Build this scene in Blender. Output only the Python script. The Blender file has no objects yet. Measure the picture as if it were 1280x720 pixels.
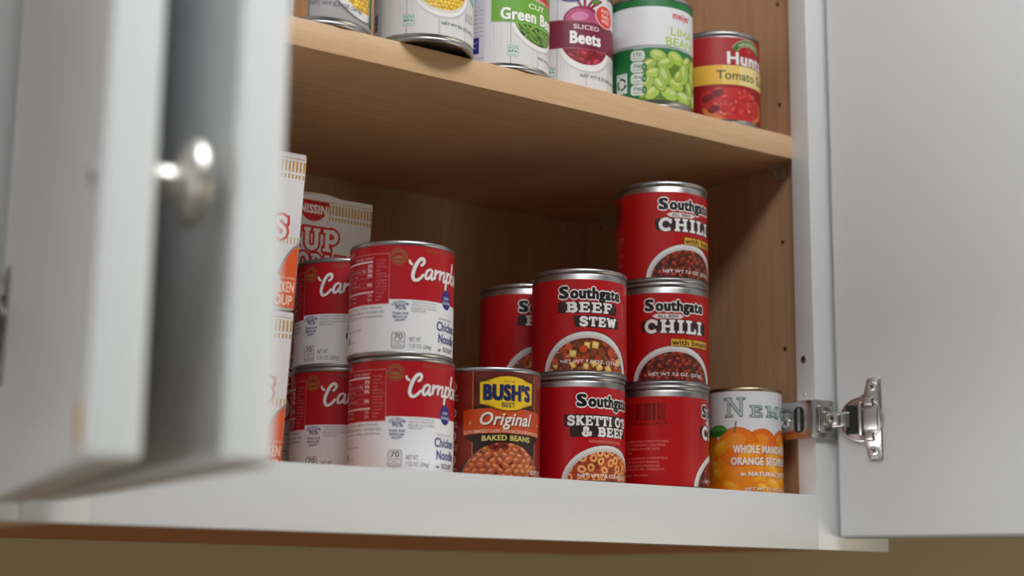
import bpy, bmesh, math, random
from mathutils import Vector, Matrix
S = bpy.context.scene
COL = S.collection
MM = 0.001
PI = math.pi

# ------------------------------------------------------------------ camera
CAM = (-884.4, -853.4, -76.0)
YAW, PIT, ROLL, FPX = 0.6117, 0.1914, 0.0116, 1970.9
cd = bpy.data.cameras.new('camera')
cam = bpy.data.objects.new('camera', cd)
COL.objects.link(cam)
F = Vector((math.sin(YAW)*math.cos(PIT), math.cos(YAW)*math.cos(PIT), math.sin(PIT)))
R0 = Vector((math.cos(YAW), -math.sin(YAW), 0)); U0 = R0.cross(F)
RR = math.cos(ROLL)*R0 + math.sin(ROLL)*U0
UU = math.cos(ROLL)*U0 - math.sin(ROLL)*R0
m3 = Matrix((RR, UU, -F)).transposed()
cam.matrix_world = Matrix.Translation(Vector(CAM)*MM) @ m3.to_4x4()
cd.sensor_width = 36; cd.lens = FPX/1280*36
cd.clip_start = 0.02
cd.dof.use_dof = True; cd.dof.focus_distance = 1.115; cd.dof.aperture_fstop = 4.1
S.camera = cam

# ------------------------------------------------------------------ light
S.view_settings.view_transform = 'Standard'
S.view_settings.look = 'None'
S.view_settings.gamma = 1.0
S.view_settings.use_curve_mapping = False
S.view_settings.exposure = 0.0
W = bpy.data.worlds.new('room_light'); S.world = W; W.use_nodes = True
nt = W.node_tree; nt.nodes.clear()
out = nt.nodes.new('ShaderNodeOutputWorld'); bg = nt.nodes.new('ShaderNodeBackground')
tc = nt.nodes.new('ShaderNodeTexCoord'); sx = nt.nodes.new('ShaderNodeSeparateXYZ')
mr = nt.nodes.new('ShaderNodeMapRange'); rp = nt.nodes.new('ShaderNodeValToRGB')
nt.links.new(tc.outputs['Generated'], sx.inputs[0]); nt.links.new(sx.outputs['Z'], mr.inputs['Value'])
mr.inputs['From Min'].default_value = -1; mr.inputs['From Max'].default_value = 1
nt.links.new(mr.outputs[0], rp.inputs[0])
e = rp.color_ramp.elements
e[0].position = 0.0; e[0].color = (0.120, 0.094, 0.064, 1)
e[1].position = 1.0; e[1].color = (0.070, 0.070, 0.070, 1)
k = e.new(0.45); k.color = (0.030, 0.027, 0.024, 1)
k = e.new(0.62); k.color = (0.035, 0.034, 0.033, 1)
nt.links.new(rp.outputs[0], bg.inputs['Color']); bg.inputs['Strength'].default_value = 1.0
nt.links.new(bg.outputs[0], out.inputs['Surface'])

def area(name, loc, target, sx_, sy_, power, col=(1, 1, 1)):
    d = bpy.data.lights.new(name, 'AREA'); d.shape = 'RECTANGLE'; d.size = sx_; d.size_y = sy_
    d.energy = power; d.color = col
    o = bpy.data.objects.new(name, d); COL.objects.link(o)
    o.location = loc
    o.rotation_euler = (Vector(target)-Vector(loc)).to_track_quat('-Z', 'Y').to_euler()
    return o
area('assumed_ceiling_light', (-0.35, -0.70, 0.95), (-0.35, -0.10, 0.40), 0.9, 0.20, 6.9, (0.98, 0.985, 1.0))  # assumed overhead source, fixture unseen: main light on shelf edge and upper doors
area('upper_left_fill_light', (-0.70, -0.60, 0.85), (-0.4, -0.1, 0.4), 0.6, 0.2, 1.35, (1.0, 1.0, 0.98))  # added second overhead light, not a seen fixture: brightens the upper left
rail_fill = area('rail_fill_light', (-0.5, -0.85, 1.45), (-0.5, -0.849, 0.0), 1.2, 0.3, 18.0, (0.92, 0.985, 1.0))  # added fill, not a known fixture: brightens the bottom rail and lower doors
rail_fill.data.spread = math.radians(62)
area('assumed_window_light', (-2.4, -0.55, -0.25), (0, -0.3, -0.05), 1.0, 0.5, 11.5, (1.0, 1.0, 1.0))  # assumed window: brightens the right door's lower part
area('assumed_window_light', (1.6, -2.2, -0.6), (0, 0, -0.1), 1.6, 0.9, 20.0, (1.0, 0.89, 0.68))  # assumed window out of view, added for warm low light from front right

# ------------------------------------------------------------------ materials
def lin(c):
    c = c/255.0
    return c/12.92 if c <= 0.04045 else ((c+0.055)/1.055)**2.4
def rgb(r, g, b): return (lin(r), lin(g), lin(b), 1.0)
def mat(name, col, rough=0.5, metal=0.0, bump=0.0, scale=60, var=0.0, coat=0.0):
    m = bpy.data.materials.new(name); m.use_nodes = True
    n = m.node_tree; b = n.nodes['Principled BSDF']
    b.inputs['Base Color'].default_value = col
    b.inputs['Roughness'].default_value = rough; b.inputs['Metallic'].default_value = metal
    b.inputs['Coat Weight'].default_value = coat
    t = n.nodes.new('ShaderNodeTexCoord'); ns = n.nodes.new('ShaderNodeTexNoise')
    ns.inputs['Scale'].default_value = scale; ns.inputs['Detail'].default_value = 4
    n.links.new(t.outputs['Object'], ns.inputs['Vector'])
    if var:
        mx = n.nodes.new('ShaderNodeMix'); mx.data_type = 'RGBA'
        mx.inputs['A'].default_value = tuple(c*(1-var) for c in col[:3])+(1,)
        mx.inputs['B'].default_value = tuple(min(1, c*(1+var)) for c in col[:3])+(1,)
        n.links.new(ns.outputs['Fac'], mx.inputs['Factor']); n.links.new(mx.outputs['Result'], b.inputs['Base Color'])
    if bump:
        bp = n.nodes.new('ShaderNodeBump'); bp.inputs['Strength'].default_value = bump
        bp.inputs['Distance'].default_value = 0.001
        n.links.new(ns.outputs['Fac'], bp.inputs['Height']); n.links.new(bp.outputs[0], b.inputs['Normal'])
    return m
def wood(name, c1, c2, stretch, rough=0.45):
    m = bpy.data.materials.new(name); m.use_nodes = True
    n = m.node_tree; b = n.nodes['Principled BSDF']; b.inputs['Roughness'].default_value = rough
    t = n.nodes.new('ShaderNodeTexCoord'); mp = n.nodes.new('ShaderNodeMapping')
    mp.inputs['Scale'].default_value = stretch
    n.links.new(t.outputs['Object'], mp.inputs['Vector'])
    n1 = n.nodes.new('ShaderNodeTexNoise'); n1.inputs['Scale'].default_value = 9; n1.inputs['Detail'].default_value = 6
    n1.inputs['Distortion'].default_value = 0.6
    n2 = n.nodes.new('ShaderNodeTexNoise'); n2.inputs['Scale'].default_value = 60; n2.inputs['Detail'].default_value = 3
    n.links.new(mp.outputs[0], n1.inputs['Vector']); n.links.new(mp.outputs[0], n2.inputs['Vector'])
    mx = n.nodes.new('ShaderNodeMix'); mx.data_type = 'FLOAT'; mx.inputs['Factor'].default_value = 0.4
    n.links.new(n1.outputs['Fac'], mx.inputs['A']); n.links.new(n2.outputs['Fac'], mx.inputs['B'])
    r = n.nodes.new('ShaderNodeValToRGB'); r.color_ramp.elements[0].position = 0.3; r.color_ramp.elements[1].position = 0.7
    r.color_ramp.elements[0].color = c1; r.color_ramp.elements[1].color = c2
    n.links.new(mx.outputs['Result'], r.inputs[0]); n.links.new(r.outputs[0], b.inputs['Base Color'])
    return m
M_PAINT = mat('white_cabinet_paint', rgb(224, 226, 227), 0.36, bump=0.012, scale=90, var=0.012)
M_DOOR = mat('white_door_paint', rgb(224, 226, 227), 0.36, bump=0.012, scale=90, var=0.012)
for m_ in (M_PAINT, M_DOOR): m_.node_tree.nodes['Principled BSDF'].inputs['Specular IOR Level'].default_value = 0.7
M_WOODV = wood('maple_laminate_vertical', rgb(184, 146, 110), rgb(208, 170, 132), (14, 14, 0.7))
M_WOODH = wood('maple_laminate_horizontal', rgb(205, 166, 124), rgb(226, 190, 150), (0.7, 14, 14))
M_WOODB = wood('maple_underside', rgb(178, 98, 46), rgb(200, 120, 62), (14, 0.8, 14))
M_WALL = mat('tan_wall_paint', rgb(166, 148, 116), 0.85, bump=0.15, scale=120, var=0.03)
M_STEEL = mat('tinplate_steel', (0.44, 0.44, 0.44, 1), 0.34, 1.0, bump=0.02, scale=200)
M_RIM = mat('tinplate_rim', (0.40, 0.40, 0.405, 1), 0.36, 1.0)
M_GOLD = mat('gold_lacquered_tinplate', (0.42, 0.36, 0.22, 1), 0.32, 1.0)
M_NICKEL = mat('polished_nickel', (0.52, 0.50, 0.49, 1), 0.25, 1.0)
M_SCREW = mat('screw_steel', (0.74, 0.73, 0.71, 1), 0.32, 1.0)
M_SATIN = mat('satin_nickel', (0.58, 0.55, 0.51, 1), 0.42, 1.0)
M_DARK = mat('dark_recess', (0.012, 0.011, 0.010, 1), 0.6)
M_CLEAR = mat('clear_plastic', (0.72, 0.60, 0.48, 1), 0.35)
M_CLEAR.node_tree.nodes['Principled BSDF'].inputs['Transmission Weight'].default_value = 0.35
M_STAIN = mat('yellow_stain', rgb(224, 158, 12), 0.5, var=0.15, scale=200)
M_PAPER = mat('white_paperboard', rgb(236, 234, 232), 0.55, var=0.02)
def label_mat(name, rough, coat):
    m = bpy.data.materials.new(name); m.use_nodes = True
    n = m.node_tree; b = n.nodes['Principled BSDF']
    a = n.nodes.new('ShaderNodeAttribute'); a.attribute_name = 'Ink'
    ns = n.nodes.new('ShaderNodeTexNoise'); ns.inputs['Scale'].default_value = 900
    t = n.nodes.new('ShaderNodeTexCoord'); n.links.new(t.outputs['Object'], ns.inputs['Vector'])
    mr_ = n.nodes.new('ShaderNodeMapRange'); mr_.inputs['To Min'].default_value = 0.93; mr_.inputs['To Max'].default_value = 1.05
    n.links.new(ns.outputs['Fac'], mr_.inputs['Value'])
    mx = n.nodes.new('ShaderNodeVectorMath'); mx.operation = 'SCALE'
    n.links.new(a.outputs['Color'], mx.inputs[0]); n.links.new(mr_.outputs[0], mx.inputs['Scale'])
    n.links.new(mx.outputs[0], b.inputs['Base Color'])
    b.inputs['Roughness'].default_value = rough; b.inputs['Coat Weight'].default_value = coat
    b.inputs['Coat Roughness'].default_value = 0.25
    return m
M_LABEL = label_mat('printed_paper_label', 0.40, 0.06)
M_CUP = label_mat('printed_paperboard', 0.6, 0.0)

# ------------------------------------------------------------------ object helpers
def tag(o, label=None, cat=None, group=None, kind=None):
    if label: o['label'] = label
    if cat: o['category'] = cat
    if group: o['group'] = group
    if kind: o['kind'] = kind
    return o
def link(name, me, parent=None):
    o = bpy.data.objects.new(name, me); COL.objects.link(o)
    if parent: o.parent = parent
    return o
def obj(name, bm, m, parent=None, smooth=False, autos=None):
    bmesh.ops.recalc_face_normals(bm, faces=bm.faces[:])
    me = bpy.data.meshes.new(name); bm.to_mesh(me); bm.free()
    me.materials.append(m)
    for p in me.polygons: p.use_smooth = smooth
    if smooth and autos: me.set_sharp_from_angle(angle=math.radians(autos))
    return link(name, me, parent)
def empty(name, loc=(0, 0, 0), rz=0.0):
    o = bpy.data.objects.new(name, None); COL.objects.link(o)
    o.empty_display_size = 0.02
    o.location = Vector(loc)*MM; o.rotation_euler = (0, 0, rz)
    return o
def add_box(bm, x0, x1, y0, y1, z0, z1, bev=0.0, mtx=None):
    v = [bm.verts.new(Vector((x, y, z))*MM) for z in (z0, z1) for y in (y0, y1) for x in (x0, x1)]
    fs = [(0, 1, 3, 2), (4, 6, 7, 5), (0, 4, 5, 1), (2, 3, 7, 6), (0, 2, 6, 4), (1, 5, 7, 3)]
    faces = [bm.faces.new([v[i] for i in f]) for f in fs]
    bmesh.ops.recalc_face_normals(bm, faces=faces)
    if bev:
        es = list({ed for f in faces for ed in f.edges})
        res = bmesh.ops.bevel(bm, geom=es, offset=bev*MM, segments=3, profile=0.5, affect='EDGES')
        v = list({vv for f in res['faces'] for vv in f.verts} | {vv for vv in v if vv.is_valid})
    if mtx: bmesh.ops.transform(bm, matrix=mtx, verts=v)
    return bm
def box(name, x0, x1, y0, y1, z0, z1, m, parent=None, bev=0.0):
    bm = bmesh.new(); add_box(bm, x0, x1, y0, y1, z0, z1, bev)
    return obj(name, bm, m, parent, smooth=bev > 0, autos=40)
def add_lathe(bm, prof, seg=64, mtx=None):
    """prof: list of (r, z) in mm, revolved about local Z"""
    rings = []
    for r, z in prof:
        if r < 1e-6: rings.append([bm.verts.new((0, 0, z*MM))])
        else: rings.append([bm.verts.new((r*MM*math.cos(2*PI*i/seg), r*MM*math.sin(2*PI*i/seg), z*MM)) for i in range(seg)])
    for a, b in zip(rings, rings[1:]):
        for i in range(seg):
            j = (i+1) % seg
            if len(a) == 1 and len(b) == 1: continue
            if len(a) == 1: bm.faces.new((a[0], b[i], b[j]))
            elif len(b) == 1: bm.faces.new((a[i], a[j], b[0]))
            else: bm.faces.new((a[i], a[j], b[j], b[i]))
    if mtx: bmesh.ops.transform(bm, matrix=mtx, verts=[v for r in rings for v in r])
    return bm
def lathe(name, prof, m, parent=None, seg=64, mtx=None, autos=50):
    return obj(name, add_lathe(bmesh.new(), prof, seg, mtx), m, parent, True, autos)
def add_prism(bm, pts, t0, t1, mtx=None):
    """pts: 2D outline (a, b) in mm, extruded along c from t0 to t1"""
    A = [bm.verts.new(Vector((a, b, t0))*MM) for a, b in pts]; B = [bm.verts.new(Vector((a, b, t1))*MM) for a, b in pts]
    bm.faces.new(A[::-1]); bm.faces.new(B); n = len(pts)
    for i in range(n): bm.faces.new((A[i], A[(i+1) % n], B[(i+1) % n], B[i]))
    if mtx: bmesh.ops.transform(bm, matrix=mtx, verts=A+B)
    return bm

# ------------------------------------------------------------------ printed art: flat (u, v) shapes in mm, wrapped on a can
_txt = {}
def glyphs(s, off, shear, space=1.0):
    key = (s, off, shear, space)
    if key in _txt: return _txt[key]
    c = bpy.data.curves.new('t', 'FONT'); c.body = s; c.size = 1; c.offset = off; c.shear = shear; c.space_character = space
    c.resolution_u = 3; c.fill_mode = 'FRONT'
    o = bpy.data.objects.new('t', c); COL.objects.link(o)
    dg = bpy.context.evaluated_depsgraph_get(); dg.update()
    me = bpy.data.meshes.new_from_object(o.evaluated_get(dg))
    vs = [(v.co.x, v.co.y) for v in me.vertices]; fs = [tuple(p.vertices) for p in me.polygons]
    bpy.data.objects.remove(o); bpy.data.curves.remove(c); bpy.data.meshes.remove(me)
    _txt[key] = (vs, fs); return _txt[key]
def clip(poly, con):
    """clip a polygon against a convex counter-clockwise polygon"""
    outp = list(poly); n = len(con)
    for i in range(n):
        (ax, ay), (bx, by) = con[i], con[(i+1) % n]; inp = outp; outp = []
        if not inp: break
        side = lambda p: (bx-ax)*(p[1]-ay)-(by-ay)*(p[0]-ax)
        for j in range(len(inp)):
            p, q = inp[j-1], inp[j]; sp, sq = side(p), side(q)
            if (sp < 0) != (sq < 0):
                t = sp/(sp-sq); outp.append((p[0]+t*(q[0]-p[0]), p[1]+t*(q[1]-p[1])))
            if sq >= 0: outp.append(q)
    return outp
def ell(cx, cy, rx, ry, rot=0.0, n=20, a0=0.0, a1=2*PI):
    full = abs(a1-a0-2*PI) < 1e-6
    N = n if full else n+1
    P = []
    for i in range(N):
        t = a0+(a1-a0)*i/n; x, y = rx*math.cos(t), ry*math.sin(t)
        P.append((cx+x*math.cos(rot)-y*math.sin(rot), cy+x*math.sin(rot)+y*math.cos(rot)))
    return P
def rect(a, b, c, d): return [(a, b), (c, b), (c, d), (a, d)]
def rrect(a, b, c, d, r):
    P = []
    for x, y, s in ((c-r, b+r, -PI/2), (c-r, d-r, 0), (a+r, d-r, PI/2), (a+r, b+r, PI)):
        P += [(x+r*math.cos(s+i*PI/8), y+r*math.sin(s+i*PI/8)) for i in range(5)]
    return P
def spline(P, n=6):
    if len(P) < 3: return P
    o = []
    for i in range(len(P)-1):
        p0, p1, p2, p3 = P[max(i-1, 0)], P[i], P[i+1], P[min(i+2, len(P)-1)]
        for j in range(n):
            t = j/n
            o.append(tuple(0.5*((2*p1[k])+(-p0[k]+p2[k])*t+(2*p0[k]-5*p1[k]+4*p2[k]-p3[k])*t*t+(-p0[k]+3*p1[k]-3*p2[k]+p3[k])*t**3) for k in (0, 1)))
    o.append(P[-1]); return o
class Art:
    def __init__(self, r, vb, vt):
        self.r, self.vb, self.vt = r, vb, vt; self.items = []; self.win = None
    def c(self, col): return rgb(*col) if len(col) == 3 else col
    def poly(self, P, col, con=None):
        if con: P = clip(P, con)
        P = clip(P, rect(-PI*self.r, self.vb, PI*self.r, self.vt))
        if len(P) > 2: self.items.append((P, [tuple(range(len(P)))], self.c(col)))
        return self
    def base(self, col): return self.poly(rect(-PI*self.r, self.vb, PI*self.r, self.vt), col)
    def text(self, s, u0, v0, u1, v1, col, off=0.0, shear=0.0, outl=None, outw=0.03, warp=None):
        """text stretched to fill the box u0..u1, v0..v1; off thickens the letters, outl adds an edge outw mm wide"""
        co = min(off, 0.014); vs, fs = glyphs(s, co, shear, 1.0+off*1.6)
        x0 = min(v[0] for v in vs); x1 = max(v[0] for v in vs); y0 = min(v[1] for v in vs); y1 = max(v[1] for v in vs)
        e = max(0.0, off-co)*min((v1-v0), (u1-u0)/max(1, len(s))*1.6)
        u0 += e; u1 -= e; v0 += e*.6; v1 -= e*.6
        def T(v, du=0, dv=0):
            u = u0+(v[0]-x0)/(x1-x0)*(u1-u0); w = v0+(v[1]-y0)/(y1-y0)*(v1-v0)
            if warp: u, w = warp(u, w)
            return (u+du, w+dv)
        def put(du, dv, c_): self.items.append(([T(v, du, dv) for v in vs], fs, self.c(c_)))
        if outl:
            g = outw+e
            for i in range(10): put(g*math.cos(i*PI/5), g*math.sin(i*PI/5), outl)
        if e > 0:
            for du, dv in ((-e, -e*.6), (-e, e*.6), (e, -e*.6), (e, e*.6)): put(du, dv, col)
        put(0, 0, col); return self
    def stroke(self, P, w, col, w2=None):
        n = len(P); A = []; B = []
        closed = math.dist(P[0], P[-1]) < 1e-6
        for i in range(n):
            a = P[max(i-1, 0)]; b = P[min(i+1, n-1)]
            if closed and i in (0, n-1): a, b = P[-2], P[1]
            dx, dy = b[0]-a[0], b[1]-a[1]; L = math.hypot(dx, dy) or 1
            sc = 1.0
            if 0 < i < n-1:
                d1 = Vector((P[i][0]-P[i-1][0], P[i][1]-P[i-1][1])); 
                if d1.length > 0: sc = 1/max(0.55, abs(d1.normalized().dot(Vector((dx/L, dy/L)))))
            ww = w[i] if isinstance(w, (list, tuple)) else w
            A.append((P[i][0]-dy/L*ww/2*sc, P[i][1]+dx/L*ww/2*sc)); B.append((P[i][0]+dy/L*ww/2*sc, P[i][1]-dx/L*ww/2*sc))
        V = A+B; self.items.append((V, [(i, n+i, n+i+1, i+1) for i in range(n-1)], self.c(col))); return self
    def slab(self, s, u0, v0, u1, v1, t, col, grow=0.0, sp=0.14, thin=None):
        """slab-serif capitals built from strokes"""
        ws = [SLAB[ch][0] for ch in s]; tot = sum(ws)+sp*(len(s)-1)
        kx = (u1-u0)/tot; ky = (v1-v0); x = 0.0; h = t/2
        for ch, w in zip(s, ws):
            for kind, P in SLAB[ch][1]:
                Q = []
                for a, b in P:
                    Q.append((u0+(x+a)*kx, v0+h*0.8+b*(ky-1.6*h)))
                if kind == 'c': Q = spline(Q, 5)
                tt = t if kind in 'sc' else (thin or t*0.72)
                if kind != 'c':   # square caps
                    a, b = Vector(Q[0]), Vector(Q[1]); d = (b-a).normalized(); Q[0] = tuple(a-d*(tt*0.1+grow))
                    a, b = Vector(Q[-1]), Vector(Q[-2]); d = (b-a).normalized(); Q[-1] = tuple(a-d*(tt*0.1+grow))
                elif grow and math.dist(Q[0], Q[-1]) > 1e-6:
                    a, b = Vector(Q[0]), Vector(Q[1]); d = (b-a).normalized(); Q[0] = tuple(a-d*grow)
                    a, b = Vector(Q[-1]), Vector(Q[-2]); d = (b-a).normalized(); Q[-1] = tuple(a-d*grow)
                self.stroke(Q, tt+2*grow, col)
            x += w+sp
        return self
    def build(self, name, m, parent, rf, step=3.0, r_off=0.25, flat=None):
        """wrap the art round a can of radius rf(v), or lay it on a flat face with flat(u, v, offset)"""
        V = []; FC = []; CL = []; NR = []
        nst = max(8, round(2*PI*self.r/step)); step = 2*PI*self.r/nst
        for k, (pts, faces, col) in enumerate(self.items):
            bm = bmesh.new(); vv = [bm.verts.new((u, v, 0)) for u, v in pts]
            for f in faces:
                try: bm.faces.new([vv[i] for i in f])
                except ValueError: pass
            big = [f for f in bm.faces if len(f.verts) > 4]
            if big: bmesh.ops.triangulate(bm, faces=big, ngon_method='EAR_CLIP')
            u0 = min(p[0] for p in pts); u1 = max(p[0] for p in pts)
            q = math.floor(u0/step)+1
            while not flat and q*step < u1-1e-6:
                bmesh.ops.bisect_plane(bm, geom=bm.verts[:]+bm.edges[:]+bm.faces[:], dist=1e-7, plane_co=(q*step, 0, 0), plane_no=(1, 0, 0)); q += 1
            bm.normal_update()
            idx = {}
            off = r_off+0.0008*k
            for v in bm.verts:
                idx[v] = len(V); u, w = v.co.x, v.co.y
                if flat:
                    V.append(tuple(c_*MM for c_ in flat(u, w, off))); NR.append((0, -1, 0)); continue
                rr = rf(w)+off; q0 = math.floor(u/step+1e-6); t = u/step-q0     # stay on the facets of the wrapped sheet
                a0, a1 = q0*step/self.r, (q0+1)*step/self.r
                V.append((rr*MM*((1-t)*math.sin(a0)+t*math.sin(a1)), -rr*MM*((1-t)*math.cos(a0)+t*math.cos(a1)), w*MM))
                a = u/self.r; NR.append((math.sin(a), -math.cos(a), 0))
            for f in bm.faces:
                ids = [idx[v] for v in f.verts]
                if f.normal.z < 0: ids.reverse()
                FC.append(ids); CL.append(col)
            bm.free()
        me = bpy.data.meshes.new(name); me.from_pydata(V, [], FC); me.materials.append(m)
        at = me.color_attributes.new('Ink', 'FLOAT_COLOR', 'CORNER')
        buf = []
        for f, c_ in zip(FC, CL):
            for _ in f: buf += list(c_)
        at.data.foreach_set('color', buf)
        for p in me.polygons: p.use_smooth = True
        me.normals_split_custom_set_from_vertices(NR)
        return link(name, me, parent)
def arc_pts(cx, cy, rx, ry, a0, a1, n=10): return [(cx+rx*math.cos(math.radians(a0+(a1-a0)*i/n)), cy+ry*math.sin(math.radians(a0+(a1-a0)*i/n))) for i in range(n+1)]
def serif(x, y, w=0.17): return ('t', [(x-w, y), (x+w, y)])
SLAB = {
 'I': (0.42, [('s', [(.21, 0), (.21, 1)]), serif(.21, 0, .2), serif(.21, 1, .2)]),
 'L': (0.72, [('s', [(.22, 0), (.22, 1)]), serif(.22, 1, .2), ('t', [(.02, 0), (.7, 0)]), ('t', [(.68, 0), (.68, .34)])]),
 'H': (0.92, [('s', [(.2, 0), (.2, 1)]), ('s', [(.72, 0), (.72, 1)]), ('t', [(.2, .5), (.72, .5)]), serif(.2, 0), serif(.2, 1), serif(.72, 0), serif(.72, 1)]),
 'C': (0.8, [('s', arc_pts(.42, .5, .34, .5, 48, 315, 18)), ('t', [(.7, .62), (.7, 1)])]),
 'B': (0.82, [('s', [(.2, 0), (.2, 1)]), ('t', [(.0, 1), (.45, 1)]), ('t', [(.0, 0), (.45, 0)]), ('t', [(.2, .52), (.45, .52)]), ('s', arc_pts(.42, .76, .26, .24, 90, -90, 8)), ('s', arc_pts(.44, .26, .3, .26, 90, -90, 8))]),
 'E': (0.8, [('s', [(.2, 0), (.2, 1)]), ('t', [(0, 1), (.72, 1)]), ('t', [(0, 0), (.74, 0)]), ('t', [(.2, .51), (.55, .51)]), ('t', [(.7, 1), (.7, .72)]), ('t', [(.73, 0), (.73, .3)]), ('t', [(.54, .38), (.54, .64)])]),
 'F': (0.76, [('s', [(.2, 0), (.2, 1)]), ('t', [(0, 1), (.72, 1)]), serif(.2, 0, .2), ('t', [(.2, .51), (.55, .51)]), ('t', [(.7, 1), (.7, .7)]), ('t', [(.54, .38), (.54, .64)])]),
 'T': (0.82, [('s', [(.41, 0), (.41, 1)]), ('t', [(.02, 1), (.8, 1)]), ('t', [(.04, 1), (.04, .68)]), ('t', [(.78, 1), (.78, .68)]), serif(.41, 0, .2)]),
 'S': (0.76, [('c', [(.66, .76), (.55, .96), (.34, 1.0), (.13, .9), (.12, .68), (.32, .54), (.54, .44), (.66, .26), (.55, .04), (.34, -.02), (.12, .08), (.08, .24)]), ('t', [(.68, .7), (.68, 1)]), ('t', [(.06, 0), (.06, .3)])]),
 'W': (1.22, [('s', [(.18, 1), (.38, 0)]), ('s', [(.38, 0), (.6, .95)]), ('s', [(.6, .95), (.82, 0)]), ('s', [(.82, 0), (1.03, 1)]), serif(.16, 1, .16), serif(1.06, 1, .16)]),
 'K': (0.9, [('s', [(.2, 0), (.2, 1)]), ('s', [(.7, 1), (.26, .45)]), ('s', [(.36, .58), (.72, 0)]), serif(.2, 0), serif(.2, 1), serif(.7, 1, .15), serif(.73, 0, .16)]),
 'O': (0.9, [('s', arc_pts(.45, .5, .38, .5, 0, 360, 22))]),
 'N': (0.98, [('s', [(.2, 0), (.2, 1)]), ('s', [(.2, 1), (.76, 0)]), ('s', [(.76, 0), (.76, 1)]), serif(.14, 1, .16), serif(.2, 0, .16), serif(.76, 1, .16)]),
 'M': (1.16, [('s', [(.2, 0), (.2, 1)]), ('s', [(.2, 1), (.56, .1)]), ('s', [(.56, .1), (.92, 1)]), ('s', [(.92, 0), (.92, 1)]), serif(.14, 1, .14), serif(.2, 0, .16), serif(.92, 0, .16), serif(.98, 1, .14)]),
 '&': (0.95, [('c', [(.86, .5), (.72, .2), (.5, .0), (.24, -.01), (.1, .2), (.2, .42), (.44, .58), (.56, .78), (.44, 1.0), (.26, .96), (.22, .76), (.4, .46), (.9, 0)])]),
 "'": (0.22, [('s', [(.12, .72), (.14, 1.0)])]),
 'P': (0.8, [('s', [(.2, 0), (.2, 1)]), ('t', [(.0, 1), (.45, 1)]), ('t', [(.2, .45), (.45, .45)]), ('s', arc_pts(.42, .725, .28, .275, 90, -90, 8)), serif(.2, 0, .2)]),
 'U': (0.92, [('s', [(.2, 1), (.2, .3)] + arc_pts(.46, .28, .26, .28, 180, 360, 8)[1:] + [(.72, 1)]), serif(.2, 1), serif(.72, 1)]),
 'D': (0.9, [('s', [(.2, 0), (.2, 1)]), ('t', [(0, 1), (.42, 1)]), ('t', [(0, 0), (.42, 0)]), ('s', arc_pts(.4, .5, .36, .5, 90, -90, 12))]),
 ' ': (0.35, []),
}
def vary(c, k, rnd):
    f = 1+rnd.uniform(-k, k); return tuple(max(0, min(255, x*f+rnd.uniform(-5, 5))) for x in c)

# ------------------------------------------------------------------ setting: the wall behind
bm = bmesh.new(); add_box(bm, -2200, 2200, 312, 420, -900, 1500)
tag(obj('wall_back', bm, M_WALL), kind='structure')

# ------------------------------------------------------------------ cabinets
ZT = 740.0; RB = -40.8; XL = -607.5; XR = 77.7; DEP = 299.0; SZ = 287.7; SIDE = 8.0
cab = empty('wall_cabinet', (-265, 0, RB))
tag(cab, 'white wall cabinet with maple interior, two open doors and shelves of canned food', 'cabinet')
def cpart(name, x0, x1, y0, y1, z0, z1, m, root=None, bev=0.0):
    o = box(name, x0, x1, y0, y1, z0, z1, m, None, bev)
    root = root or cab
    o.parent = root; o.matrix_parent_inverse = Matrix.Translation(root.location).inverted()
    return o
def attach(o, root):
    o.parent = root; o.matrix_parent_inverse = Matrix.Translation(root.location).inverted(); return o
cpart('bottom_rail', XL+38, 0, 0, 19, RB, 0, M_PAINT, bev=0.15)
cpart('top_rail', XL+38, 0, 0, 19, ZT-42, ZT, M_PAINT, bev=0.8)
cpart('stile', 0, XR, 0, 19, RB, ZT, M_PAINT, bev=0.15)
cpart('stile', XL+0.3, XL+38, 0, 19, RB, ZT, M_PAINT, bev=0.15)
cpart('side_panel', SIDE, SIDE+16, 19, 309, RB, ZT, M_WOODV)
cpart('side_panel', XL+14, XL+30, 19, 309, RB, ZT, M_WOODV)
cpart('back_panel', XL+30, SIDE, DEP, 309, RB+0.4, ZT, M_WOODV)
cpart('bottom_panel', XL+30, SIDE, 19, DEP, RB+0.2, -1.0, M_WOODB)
cpart('top_panel', XL+30, SIDE, 19, DEP, ZT-20, ZT-2, M_WOODV)
sh = cpart('shelf', XL+30.5, SIDE-0.5, 18.2, DEP-1, SZ-19, SZ, M_WOODH, bev=0.5)
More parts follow.
